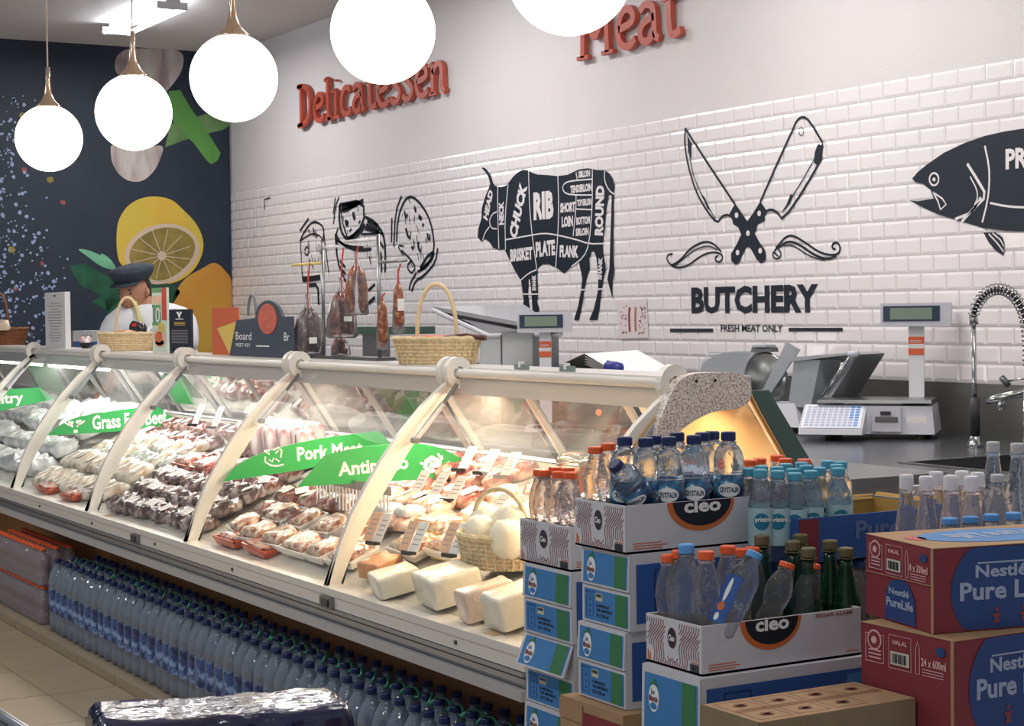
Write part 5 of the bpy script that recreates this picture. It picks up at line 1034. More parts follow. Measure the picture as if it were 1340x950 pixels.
def wrap_text(mb, st, r, z, w, h, m, a=0, bold=.03):
    vs, fs = textgeo(st, bold); mb.add([((r)*math.cos(a+(p[0]-.5)*w/r), (r)*math.sin(a+(p[0]-.5)*w/r), z+(p[1]-.5)*h) for p in vs], fs, m)
def wrap_oval(mb, r, z, w, h, m, a=0, n=18):
    vs = []; N_ = 14
    for k in range(N_+1):
        c = math.cos(PI*k/N_); s_ = math.sin(PI*k/N_)*h/2; t_ = a-c*w/2/r; vs += [(r*math.cos(t_), r*math.sin(t_), z-s_), (r*math.cos(t_), r*math.sin(t_), z+s_)]
    mb.add(vs, [(2*k, 2*k+2, 2*k+3, 2*k+1) for k in range(N_)], m)
CAMV = Vector((0, 0, CAMZ))
def place(key, top, zb=None, ymin=None, xmin=None, base=None, label=None, group=None, rz=None, cat=None):
    "stand the bottle with its cap top at 'top' and its foot at zb, or run it from base to top"
    p, H = BOT[key]
    if base is None and ymin and top.y < ymin: top = CAMV+(top-CAMV)*(ymin/top.y)
    if xmin and base is None and top.x < xmin: top = Vector((xmin, top.y, top.z))
    base = Vector((top.x, top.y, zb)) if base is None else base; ax = top-base; L = ax.length
    q = Vector((0, 0, 1)).rotation_difference(ax.normalized()).to_matrix() @ Matrix.Rotation(rz if rz is not None else R_.uniform(-.4, .4), 3, 'Z')
    return p.put(base, q.to_euler(), label, group, (1, 1, L/H), cat)
VA = math.atan2(-.5, .86)  # towards the viewer
def wd_shelf(lb, r):
    b = MB(); wrap_oval(b, r+.0008, .17, .034, .05, LBL_NAVY, VA-.3); b.build('oval_print', lb, fix=False)
    b = MB(); wrap_oval(b, r+.0008, .125, .02, .014, mat('yellow_print', (206, 168, 70), .5), VA+.35); b.build('yellow_mark', lb, fix=False)
def wd_plain(lb, r): pass
P15 = [(.030, 0), (.040, .004), (.043, .015), (.043, .06), (.0405, .068), (.043, .076), (.043, .19), (.0405, .197), (.043, .205), (.042, .225), (.034, .255), (.022, .278), (.0145, .290), (.0145, .300)]
bottle('big', 'large_water_bottle', 'bottle', P15, PETS, .0155, .016, NAVYCAP, (.085, .185, .0434, LBL_BLUE, VA-1.3, VA+1.3), None, None, n=18)
bottle('bigh', 'large_water_bottle', 'bottle', P15, PETS, .0155, .016, NAVYCAP, (.085, .185, .0434, LBL_BLUE, VA-1.3, VA+1.3), None, GREENP, n=18)
P33 = [(.020, 0), (.025, .004), (.0265, .012), (.0265, .045), (.022, .066), (.0235, .080), (.0275, .104), (.026, .120), (.020, .140), (.0135, .154), (.0125, .160)]
bottle('rib', 'ribbed_water_bottle', 'bottle', P33, PETO, .0155, .012, ORCAP, None, ribs=1, n=18)
bottle('ribs', 'ribbed_water_bottle', 'bottle', P33, PETR, .0155, .012, ORCAP, None, ribs=1, n=12)
P60 = [(.022, 0), (.029, .004), (.032, .014), (.032, .060), (.0305, .064), (.032, .068), (.032, .118), (.0305, .123), (.032, .128), (.032, .148), (.029, .160), (.022, .169), (.0145, .175), (.0135, .181)]
def wd_crys(lb, r):
    b = MB(); wrap_oval(b, r+.0006, .092, .050, .026, WLET, VA); b.build('white_oval', lb, fix=False); b = MB(); wrap_text(b, 'CRYSTALIN', r+.0012, .092, .042, .010, NAVYCAP, VA); b.build('lettering', lb, fix=False)
bottle('crys', 'navy_label_water_bottle', 'bottle', P60, PET, .0155, .016, NAVYCAP, (.060, .117, .0326, LBL_NAVY, -PI, PI), wd_crys)
P38 = [(.019, 0), (.024, .004), (.026, .012), (.026, .118), (.0245, .124), (.026, .130), (.024, .142), (.016, .158), (.0125, .168), (.0125, .174)]
def wd_pris(lb, r):
    b = MB(); wrap_oval(b, r+.0006, .085, .034, .034, TEALD, VA); b.build('teal_drop', lb, fix=False); b = MB(); wrap_text(b, 'pristine', r+.0012, .088, .036, .012, WLET, VA+.15); b.build('lettering', lb, fix=False)
bottle('pris', 'teal_cap_water_bottle', 'bottle', P38, PET, .0145, .016, TEALCAP, (.035, .112, .0265, LBL_TEAL, VA-1.6, VA+1.6), wd_pris)
PWH = [(.022, 0), (.029, .004), (.031, .016), (.031, .035), (.027, .062), (.020, .092), (.0145, .112), (.0125, .124)]
bottle('white', 'white_cap_water_bottle', 'bottle', PWH, PETO, .0145, .017, WCAP, None, n=18)
PFL = [(.030, 0), (.037, .004), (.039, .012), (.036, .030), (.024, .080), (.0145, .118), (.0125, .130)]
bottle('flask', 'conical_water_bottle', 'bottle', PFL, PETB, .0145, .014, GREYCAP, None)
PBL = [(.024, 0), (.030, .004), (.032, .014), (.032, .130), (.030, .145), (.020, .168), (.0145, .180), (.0135, .188)]
bottle('blue', 'blue_cap_water_bottle', 'bottle', PBL, PETB, .0155, .015, BLUECAP, None)
bottle('midblue', 'mid_blue_cap_bottle', 'bottle', P38, PETB, .0145, .015, MIDBLUE, None)
def wd_tilt(lb, r):
    b = MB(); wrap_oval(b, r+.0008, .062, .016, .02, ORPRINT, VA-.7); wrap_oval(b, r+.0008, .100, .009, .055, WLET, VA-.7); wrap_oval(b, r+.0008, .038, .010, .018, WLET, VA-.7); b.build('label_print', lb, fix=False)
bottle('tilt', 'blue_label_water_bottle', 'bottle', PBL, PET, .0155, .015, BLUECAP, (.025, .135, .0326, CARDN, VA-1.5, VA-.1), wd_tilt)
PGR = [(.024, 0), (.029, .004), (.031, .012), (.031, .070), (.028, .110), (.019, .155), (.0135, .185), (.0125, .215)]
bottle('green', 'green_glass_bottle', 'bottle', PGR, GGLASS, .0150, .020, OLIVECAP, None)
# ---- the rows under the case
b = MB(); b.box((-12.6, 2.085, -.003), (-3.7, 2.42, .034), FT); pl = struct(b, 'trim_2')
b = MB(); b.box((-.24, 0, 0), (.24, .004, .036), FT, taper=.001); pm = b.mesh('plinth_tile')
for k in range(18): obj('plinth_tile', pm, pl, (-3.98-.487*k, 2.080, -.002))
zf = .0345
for r in range(3):
    n = 0; x = -3.86-.02*(r % 2)
    while x > -7.84:
        y = 2.178+.089*r
        p, H = BOT['bigh' if r == 1 else 'big']
        p.put((x+R_.uniform(-.003, .003), y+R_.uniform(-.004, .004), zf), (R_.uniform(-.012, .012), R_.uniform(-.012, .012), R_.uniform(-.5, .5)),
              ('large blue-labelled water bottle with navy cap in the front row under the case', 'large navy capped water bottle with green carry loop in the middle row under the case', 'large navy capped water bottle in the rear row against the brown kick panel')[r],
              ('front row of large bottles', 'middle row of large bottles', 'rear row of large bottles')[r]); x -= .0885
for tier in range(2):
    for r in range(3):
        for k in range(14):
            p, H = BOT['ribs']; p.put((-7.95-.060*k, 2.165+.062*r, zf+.173*tier), (0, 0, R_.uniform(-1, 1)), 'orange capped ribbed bottle in the %s layer left of the large bottles' % ('lower', 'upper')[tier], 'orange capped bottles, %s layer' % ('lower', 'upper')[tier])
# ================================================================ CARTONS
def frame(o_w, o_L, o_h):
    w, L, h = o_w, o_L, o_h
    return {'end': (lambda u, v, l=0: Vector((-w+w*u, -.0008-.0007*l, h*v)), Vector((1, 0, 0)), w, h),
            'side': (lambda u, v, l=0: Vector((.0008+.0007*l, L*u, h*v)), Vector((0, 1, 0)), L, h),
            'top': (lambda u, v, l=0: Vector((-w+w*v*0+w*(1-v)*0+w*(1-v), L*u, h+.0008+.0007*l)), Vector((0, 1, 0)), L, w)}
NRM = {'end': Vector((0, -1, 0)), 'side': Vector((1, 0, 0)), 'top': Vector((0, 0, 1))}
class Face:
    def __init__(s, F, k): s.P, s.u, s.W, s.H = F[k]; s.n = NRM[k]; s.v = {'end': Vector((0, 0, 1)), 'side': Vector((0, 0, 1)), 'top': Vector((-1, 0, 0))}[k]; s.k = k
    def p(s, u, v, l=0): return s.P(u, v, l) if s.k != 'top' else Vector((-s.H*v, s.W*u, s.P(0, 0, l).z))
    def poly(s, b, pts, m, l=0): b.poly([s.p(u, v, l) for u, v in pts], m, off=s.n*-.0004)
    def rect(s, b, u0, v0, u1, v1, m, l=0): s.poly(b, [(u0, v0), (u1, v0), (u1, v1), (u0, v1)], m, l)
    def oval(s, b, u, v, ru, rv, m, l=0, n=22, clip=9): s.poly(b, [(u+ru*math.cos(2*PI*k/n), min(clip, v+rv*math.sin(2*PI*k/n))) for k in range(n)], m, l)
    def line(s, b, pts, wd, m, l=0): b.ribbon([s.p(u, v, l) for u, v in pts], wd, m, s.n, .0003)
    def text(s, b, st, u, v, wu, hv, m, l=1, bold=.03, rot=0): text(b, st, s.p(u, v, l), s.u, s.v, wu*s.W, hv*s.H, m, bold, rot)
def shell(t, w, L, h, m, mi, open_=False, flap=None):
    b = MB()
    if not open_: b.box((-w, 0, 0), (0, L, h), m, taper=.001); b.build('box', t); return
    q = .004
    for a, c in (((-w, 0, 0), (0, L, q)), ((-w, 0, 0), (0, q, h)), ((-w, L-q, 0), (0, L, h)), ((-w, q, 0), (-w+q, L-q, h)), ((-q, q, 0), (0, L-q, h))): b.box(a, c, m)
    b.build('box', t)
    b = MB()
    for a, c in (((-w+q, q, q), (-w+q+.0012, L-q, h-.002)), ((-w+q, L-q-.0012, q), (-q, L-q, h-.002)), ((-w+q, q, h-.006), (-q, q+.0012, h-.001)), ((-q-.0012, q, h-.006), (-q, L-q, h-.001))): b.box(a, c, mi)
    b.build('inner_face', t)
def bar(F, b, u0, v0, u1, v1, m, l=1, n=14):
    for k in range(n):
        a = u0+(u1-u0)*k/n; F.rect(b, a, v0, a+(u1-u0)/n*(.35+.4*((k*7) % 3)/2), v1, m, l)
def carton(name, label, loc, w, L, h, rz=0, m=CARDW, mi=KRAFTD, open_=False, style=None, group=None):
    t = thing(name, label, 'carton', loc, rz, group); shell(t, w, L, h, m, mi, open_)
    F = frame(w, L, h); E_, S_, T_ = Face(F, 'end'), Face(F, 'side'), Face(F, 'top')
    if style == 'cleo':
        b = MB()
        for k in range(34):
            u = -.18+k*.042; pts = []
            for q in range(9):
                v = .03+q*.115; uu = u+.045*math.sin(v*8.5+.6)+.22*(v-.5)
                pts.append((uu, v))
            for s_ in range(len(pts)-1):
                if all(.02 < p_[0] < .98 and not (.36 < p_[0] < .60 and p_[1] > .22) and not (p_[0] > .76 and p_[1] < .26) and not (p_[0] < .12 and p_[1] < .30) for p_ in pts[s_:s_+2]): E_.line(b, pts[s_:s_+2], .0016, MAROON, 0)
        E_.line(b, [(.40, .22), (.44, .14), (.48, .20), (.53, .12), (.58, .22)], .0016, MAROON, 0)
        o = b.build('wavy_line_print', t, fix=False); o['kind'] = 'stuff'
        b = MB(); E_.oval(b, .48, .62, .075, .21, mat('plum_print', (58, 40, 54), .5), 1); b.build('oval_emblem', t, fix=False); b = MB(); E_.text(b, 'Cleo', .48, .62, .11, .13, WLET, 2)
        bar(E_, b, .80, .04, .96, .20, INK); E_.rect(b, .82, .215, .96, .235, ORPRINT); E_.rect(b, .03, .05, .05, .26, ORPRINT); E_.rect(b, .065, .05, .085, .20, ORPRINT); b.build('lettering', t, fix=False)
        b = MB(); S_.oval(b, .42, .98, .19, .62, ORPRINT, 0, 34, .995); S_.oval(b, .425, 1.0, .165, .53, INK, 1, 34, .995); b.build('round_emblem', t, fix=False)
        b = MB(); S_.text(b, 'cleo', .425, .90, .21, .30, WLET, 3, .035); b.v = [(x, y, min(z, h*.992)) for x, y, z in b.v]
        for k in range(3): S_.rect(b, .04, .08+.055*k, .20+.03*(k % 2), .10+.055*k, ORPRINT)
        S_.rect(b, .90, .10, .985, .12, ORPRINT)
        S_.text(b, 'SEGAR ALAMI', .82, .93, .24, .07, mat('rust_print', (150, 92, 58), .5), 1, .03); b.build('lettering', t, fix=False)
    if style in ('lm', 'lmbig'):
        halves = (.5, 0) if style == 'lm' else (0,)
        for i, v0 in enumerate(halves):
            hh = .5 if style == 'lm' else 1.0; v1 = v0+hh
            fl = MB(); dy = .006 if (i == 0) else .003; fl.hexa([(-w, 0-dy, h*v0+.002), (0, 0-dy, h*v0+.002), (0, 0, h*v0+.002), (-w, 0, h*v0+.002), (-w, -.0025, h*v1-.001), (0, -.0025, h*v1-.001), (0, 0, h*v1-.001), (-w, 0, h*v1-.001)], CARDW); fo = fl.build('flap', t)
            G_ = Face(F, 'end'); P0 = G_.P; G_.P = lambda u, v, l=0, v0=v0, hh=hh, dy=dy: Vector((-w+w*u, -.0008-.0006*l-(dy+(.0025-dy)*(v-v0)/hh), h*v))
            b = MB(); V = lambda f: v0+hh*f
            G_.rect(b, .05, V(.08), .97, V(.90), CARDBL); G_.rect(b, .71, V(.08), .94, V(.90), CARDG, 1); b.build('colour_print', fo, fix=False)
            b = MB()
            if style == 'lmbig': V = lambda f: .34+.56*f; hh = .56
            if i == 0:
                G_.oval(b, .22, V(.44), .09, hh*.32, WLET, 1); G_.poly(b, [(.14, V(.74)), (.19, V(.80)), (.24, V(.92)), (.26, V(.80)), (.31, V(.72)), (.22, V(.76))], CARDG, 2); G_.oval(b, .22, V(.26), .06, hh*.08, CARDBL, 2)
                G_.text(b, 'Le', .21, V(.60), .06, hh*.13, CARDN, 3); G_.text(b, 'Minerale', .22, V(.44), .15, hh*.16, CARDR, 3)
            else:
                G_.line(b, [(.10, V(.18)), (.24, V(.18)), (.24, V(.72)), (.10, V(.72)), (.10, V(.18))], .0016, CARDN, 1)
                for q in range(3): G_.oval(b, .17, V(.3+.16*q), .02, hh*.05, CARDN, 1, 8)
                G_.text(b, 'PRODUCT OF', .17, V(.82), .2, hh*.07, CARDN, 1); G_.rect(b, .30, V(.62), .44, V(.82), mat('cream_label', (206, 200, 180), .6), 1); bar(G_, b, .31, V(.72), .43, V(.80), INK, 2, 9)
                G_.text(b, 'LE MINERALE', .44, V(.50), .28, hh*.08, INK, 1); G_.text(b, 'AIR MINERAL', .48, V(.38), .34, hh*.08, INK, 1); G_.text(b, '24 X 330 ml', .44, V(.24), .26, hh*.10, INK, 1)
            b.build('lettering', fo, fix=False); hh = .5
        b = MB(); S_.rect(b, .03, .10, .97, .86, CARDN); b.build('blue_side_print', t, fix=False)
        b = MB(); S_.line(b, [(.13, .25), (.28, .25), (.28, .78), (.13, .78), (.13, .25)], .002, INK, 1)
        for q in range(3): S_.oval(b, .17+.045*q, .52, .015, .08, INK, 1, 8)
        for u in (.42, .76): S_.oval(b, u, .55, .03, .11, WLET, 1); S_.line(b, [(u-.012, .50), (u+.008, .58), (u+.008, .50)], .003, CARDN, 2)
        S_.rect(b, .86, .35, .95, .80, CARDBL, 1); b.build('side_marks', t, fix=False)
    if style == 'nestle':
        BLP = mat('royal_blue_print', (40, 70, 128), .5, noise=.06); WL2 = mat('pale_blue_letter', (164, 176, 198), .5)
        b = MB(); E_.line(b, [(.06, .60), (.06, .90), (.26, .90), (.26, .60), (.06, .60)], .0016, PINKP, 0); E_.oval(b, .16, .84, .08, .11, PINKP, 1); E_.oval(b, .16, .84, .065, .09, CARDR, 2); E_.oval(b, .16, .84, .03, .04, PINKP, 3)
        for k in range(3): E_.rect(b, .09, .64+.04*k, .23, .655+.04*k, PINKP)
        E_.line(b, [(.32, .58), (.32, .93), (.56, .93), (.56, .58), (.32, .58)], .0012, PINKP, 0); E_.rect(b, .34, .62, .54, .76, mat('cream_label', (206, 200, 180), .6), 1); bar(E_, b, .36, .64, .52, .74, INK, 2, 10)
        E_.text(b, 'HALAL', .44, .86, .16, .05, PINKP); E_.text(b, '24 x 600ml' if 'lower' in label else '8 x 330ml', .80, .72, .26, .09, PINKP)
        for k in range(3): E_.rect(b, .68, .58+.03*k, .90, .588+.03*k, PINKP)
        E_.oval(b, .87, .86, .05, .05, BLP, 1); E_.line(b, [(.61, .58), (.61, .84), (.63, .92), (.65, .84), (.65, .58), (.61, .58)], .0014, PINKP, 0); b.build('end_print', t, fix=False)
        if 'upper' in label:
            b = MB(); E_.poly(b, [(.30, .02), (.76, .02), (.74, .34), (.66, .50), (.54, .545), (.40, .50), (.32, .36)], BLP, 1); b.build('blue_drop_print', t, fix=False); b = MB(); E_.text(b, 'Nestlé', .52, .38, .30, .08, WL2, 2); E_.text(b, 'PureLife', .53, .24, .40, .11, WL2, 2); E_.line(b, [(.02, .545), (.98, .56)], .0016, KRAFT, 2); b.build('end_lettering', t, fix=False)
        b = MB(); S_.poly(b, [(u, min(.985, max(.015, v))) for u, v in ((.46+.36*math.cos(2*PI*k/40), .46+.72*math.sin(2*PI*k/40)) for k in range(40))], BLP, 0); b.build('blue_disc_print', t, fix=False)
        b = MB(); S_.text(b, 'Nestlé', .39, .70, .30, .15, WL2); S_.line(b, [(.25, .80), (.53, .80)], .003, WL2, 1); S_.text(b, 'Pure Life', .41, .47, .52, .22, WL2); b.build('side_lettering', t, fix=False)
        b = MB()
        for u in (.36, .52, .60): S_.oval(b, u, .24, .012, .03, MAROON, 2, 8); S_.poly(b, [(u-.03, .19), (u+.03, .20), (u+.01, .14), (u+.02, .08), (u-.02, .08), (u-.01, .14)], MAROON, 2)
        b.build('figure_print', t, fix=False)
        b = MB(); b.box((-w-.0004, -.0004, h-.0006), (.0004, L+.0004, h+.0006), KRAFT); b.box((-.006, -.0012, 0), (.0008, .0004, h), KRAFT); b.build('kraft_edge', t)
        b = MB(); T_.oval(b, .55, .5, .42, .36, CARDBL, 1); T_.oval(b, .12, .55, .05, .12, mat('red_print', (196, 84, 80), .5), 1); b.build('top_print', t, fix=False); b = MB(); T_.text(b, 'Pure Life', .55, .5, .5, .3, WL2, 2, .03, PI); b.build('top_lettering', t, fix=False)
    return t
def fill(name, label, loc, w, L, z1, n, m=KRAFT, mi=KRAFTD, style=None):
    "closed cartons carrying the stack, down to the floor"
    h = z1/n
    for k in range(n): carton(name, label, (loc[0], loc[1], h*k), w, L, h-.001, m=m, style=style)
# A column (leftmost)
carton('white_red_carton', 'leftmost open white carton with wavy red lines, ribbed bottles inside', (-3.295, 2.055, .846), .218, .36, .097, 0, open_=True, style='cleo')
for k, z in enumerate((.686, .526, .366, .206, .046)):
    t = carton('blue_water_carton', 'blue and green water carton in the leftmost stack, '+('directly under the open carton', 'second below the open carton', 'third below the open carton', 'fourth below the open carton', 'lowest of the stack')[k], (-3.29-.004*(k % 2), 2.055+.006*(k % 2), z), .205, .36, .159, 0, style='lm')
    if k == 1:
        fo = [c for c in t.children if c.name.startswith('flap')][0]; Rm = Matrix.Rotation(-.34, 4, 'X'); pv = Vector((0, 0, .158)); fo.matrix_local = Matrix.Translation(pv) @ Rm @ Matrix.Translation(-pv)
# B column
BC = (-2.985, 1.992)
carton('white_red_carton', 'open white carton with wavy red lines holding navy capped bottles', (*BC, .924), .190, .45, .098, 0, open_=True, style='cleo')
for k, z in enumerate((.765, .606)): carton('blue_water_carton', 'blue and green water carton in the middle stack, '+('directly under the open carton', 'second below the open carton')[k], (BC[0]+.003-.006*k, BC[1]+.01-.008*k, z), .178, .45, .158, 0, style='lm')
t = carton('red_kraft_carton', 'red printed kraft carton at the foot of the middle stack, cut by the lower edge', (BC[0]+.03, BC[1]-.03, .45), .24, .45, .155, 0, m=KRAFT); b = MB(); b.box((-.15, -.0015, .01), (-.002, -.0004, .135), CARDR); b.box((-.24, -.0016, .11), (-.15, -.0004, .15), KRAFT); b.build('red_print', t, fix=False)
carton('base_carton', 'tall kraft base carton under the middle stack', (BC[0]+.02, BC[1]-.01, 0), .22, .45, .449, m=KRAFT)
# C column
carton('white_red_carton', 'lowest open white carton with wavy red lines holding green and orange capped bottles', (-2.695, 1.968, .729), .183, .390, .094, 0, open_=True, style='cleo')
carton('blue_water_carton', 'large blue and green water carton in the front stack with a round fruit emblem', (-2.680, 1.955, .578), .190, .41, .150, 0, style='lmbig')
carton('base_carton', 'tall kraft base carton under the front stack of blue and white cartons', (-2.68, 1.955, 0), .18, .40, .577, m=KRAFT)
# kraft carton in front
t = carton('kraft_carton', 'kraft carton with faint red drawings on top, lying before the front stack', (-2.372, 1.85, .566), .165, .352, .154, 0, m=KRAFT)
F = frame(.165, .352, .154); T_ = Face(F, 'top'); b = MB(); RB = mat('rust_brown_print', (136, 74, 54), .6)
for u in (.14, .38, .62, .86):
    for v in (.27, .72):
        if u == .86 and v == .27: continue
        T_.line(b, [(u-.10, v-.18), (u+.10, v-.18), (u+.10, v+.18), (u-.10, v+.18), (u-.10, v-.18)], .001, RB, 0); T_.oval(b, u, v, .025, .07, RB, 1, 8); T_.poly(b, [(u-.05, v-.02), (u+.05, v+.04), (u+.03, v-.06)], RB, 1)
for v in (.47, .52): T_.line(b, [(.03, v), (.97, v)], .0014, RB, 0)
b.build('faint_red_print', t, fix=False); b = MB(); b.box((-.166, -.001, .10), (.001, .0, .155), KRAFTD); b.box((.0, -.001, .1), (.001, .35, .153), KRAFTD); b.build('side_flap', t)
carton('base_carton', 'tall kraft base carton under the kraft carton with faint drawings', (-2.37, 1.85, 0), .165, .352, .565, m=KRAFT)
# red cartons at the right
carton('red_blue_carton', 'lower red carton with blue disc and pale lettering at the right edge', (-2.284, 2.208, .662), .24, .36, .172, 0, m=CARDR, style='nestle')
carton('red_blue_carton', 'upper red carton with blue disc and pale lettering at the right edge', (-2.348, 2.222, .836), .235, .36, .152, -.20, m=CARDR, style='nestle')
carton('base_carton', 'tall kraft base carton under the two red cartons', (-2.29, 2.21, 0), .23, .36, .661, m=KRAFT)
# open blue carton with a torn yellow inside, behind the stacks
t = carton('open_blue_carton', 'open blue and red carton with mustard inside behind the green bottles', (-2.87, 2.345, .885), .27, .44, .097, 0, m=CARDN, mi=mat('mustard_card_inside', (186, 146, 72), .7), open_=True)
b = MB(); F_ = frame(.27, .44, .097); S_ = Face(F_, 'side'); S_.text(b, 'Pure Life', .62, .66, .55, .40, mat('steel_blue_letter', (98, 122, 170), .5)); S_.rect(b, .0, .02, .12, .98, CARDR, 0); b.build('side_lettering', t, fix=False)
b = MB(); b.hexa([(-.268, .20, .090), (-.268, .436, .090), (-.262, .436, .090), (-.262, .20, .090), (-.275, .22, .104), (-.275, .44, .100), (-.269, .44, .100), (-.269, .22, .104)], MATS['mustard_card_inside']); b.hexa([(-.262, .437, .095), (0, .437, .095), (0, .441, .095), (-.262, .441, .095), (-.262, .445, .105), (0, .445, .105), (0, .449, .105), (-.262, .449, .105)], MATS['mustard_card_inside']); b.build('flap', t)
for k in range(3):
    for q in range(3): p, H = BOT['midblue']; p.put((-2.90-.07*k, 2.40+.10*q+.03, .692), (0, 0, 0), 'blue tinted bottle in the dark gap under the open blue carton', 'bottles under the open blue carton')
carton('base_carton', 'tall kraft base carton below the open blue carton', (-2.86, 2.345, 0), .29, .46, .690, m=KRAFT)
carton('base_carton', 'tall kraft base carton below the mid blue caps', (-3.165, 2.50, 0), .30, .66, .885, m=KRAFT)
carton('base_carton', 'tall kraft base carton below the white capped bottles', (-2.60, 2.60, 0), .25, .55, .829, m=KRAFT)
carton('base_carton', 'tall kraft base carton below the conical bottles', (-2.58, 3.17, 0), .5, .40, .880, m=KRAFT)
# ---- bottles standing in and around the cartons
for i, (x, y, X) in enumerate(((697, 612, -3.44), (713, 614, -3.41), (727, 610, -3.44), (731, 616, -3.37), (743, 611, -3.40), (746, 617, -3.335))):
    place('rib', at(x, y, X=X), .851, 2.089, -3.478, label='orange capped ribbed bottle standing in the leftmost open carton', group='bottles in the leftmost open carton')
for i, (x, y, X) in enumerate(((764, 582, -3.14), (796, 579, -3.13))): place('rib', at(x, y, X=X), .930, 2.024, -3.142, label='orange capped ribbed bottle beside the navy capped ones, '+('left', 'right')[i]+' of the two')
for x, y, X in ((817.4, 571.6, -3.075), (875, 571.6, -3.03), (908, 569.5, -3.03), (953, 565, -3.03), (845, 573, -3.055), (886, 566, -3.10), (919, 566, -3.10), (856, 570, -3.125), (932, 564.5, -3.13)):
    place('crys', at(x, y-1, X=X), .930, 2.042, -3.138, label='navy capped bottle with teal label standing in the open white carton', group='navy capped bottles in the open carton', rz=R_.uniform(-.25, .1))
place('crys', at(803, 606, X=-3.03), base=at(860, 678, X=-3.035), label='navy capped bottle lying tilted over the rim of the open white carton', rz=-.3)
for (x, y), X in zip(((995, 613.5), (1018, 615), (1040, 618), (1061, 615), (1097, 611.5), (978, 612), (996, 609), (1017, 610), (1038, 612.5), (1055, 608), (1072, 611), (1095, 607), (1028, 606), (1049, 604), (1083, 602), (1100, 603)), (-2.93, -2.92, -2.91, -2.91, -2.91, -3.02, -2.99, -2.985, -2.975, -2.97, -2.97, -2.97, -3.05, -3.04, -3.03, -3.03)):
    place('pris', at(x, y, X=X), .891, label='teal capped clear bottle with a white and teal label in the tight cluster', group='teal capped bottles', rz=R_.uniform(-.2, .2))
for x, y, X in ((982, 601, -3.22), (994, 599, -3.27), (1017, 595, -3.27), (1028, 599, -3.22), (1052, 600, -3.22)): place('rib', at(x, y, X=X), .887, label='orange capped bottle behind the teal capped cluster', group='orange caps behind the teal cluster')
for x, y, X in ((1124, 661, -3.20), (1135, 658, -3.27), (1154, 661, -3.22), (1162, 655, -3.28), (1172, 652, -3.35)): place('midblue', at(x, y, X=X), .887, label='mid blue capped bottle just behind the mustard flap', group='blue caps behind the mustard flap')
for x, y, X in ((1186, 620, -2.76), (1212, 622, -2.73), (1225, 616, -2.80), (1244, 621, -2.68), (1259, 615, -2.75), (1271, 622, -2.64), (1279, 617, -2.70)): place('white', at(x, y, X=X), .832, label='white capped pear shaped bottle above the red cartons', group='white capped bottles')
for i, (x, y, D) in enumerate(((1299.5, 577, 3.95), (1331, 579, 3.95), (1305, 620, 3.85))): place('flask', at(x, y, D=D), .883, label=('grey capped conical bottle, left of the tall pair at the right edge', 'grey capped conical bottle, right of the tall pair at the right edge', 'low grey capped conical bottle below the tall pair')[i])
for x, y, X in ((1243, 677, -2.615), (1270, 675, -2.61), (1297, 672, -2.60), (1326, 670, -2.58)): place('blue', at(x, y, X=X), .8305, label='light blue capped bottle peeping over the upper red carton', group='blue caps over the red carton')
for i, (x, y, X) in enumerate(((861, 722, -2.825), (889, 719, -2.83), (924, 720, -2.745), (952, 713, -2.80), (968, 717, -2.82), (984, 715, -2.84))): place('rib', at(x, y, X=X), .7335, 2.001, -2.846, label='orange capped bottle standing in the lowest open carton, '+('leftmost', 'behind the blue capped one', 'right of the blue capped one', 'rear middle', 'in front of the rear middle one', 'behind the tilted bottle')[i], rz=0)
place('blue', at(898, 711, X=-2.765), .7335, 2.006, -2.80, label='light blue capped clear bottle standing upright in the lowest open carton')
place('tilt', at(989, 722, X=-2.715), base=at(938, 834, X=-2.725), label='light blue capped bottle with blue label leaning over the lowest open carton', rz=0)
place('rib', at(1031, 736, X=-2.735), base=at(998, 834, X=-2.74), label='orange capped bottle leaning left beside the blue labelled one')
place('rib', at(1064, 736, X=-2.735), base=at(1044, 838, X=-2.735), label='orange capped bottle leaning beside the green bottles')
for i, (x, y, X) in enumerate(((997, 699, -2.845), (1037, 707, -2.79), (1047, 698, -2.85), (1058, 716, -2.735), (1086, 706, -2.79), (1107, 716, -2.745))): place('green', at(x, y, X=X), .7335, label='green glass bottle with olive cap, '+('leftmost, behind the blue labelled bottle', 'second from the left', 'rear middle', 'front middle', 'second from the right', 'rightmost')[i]+' of the six')
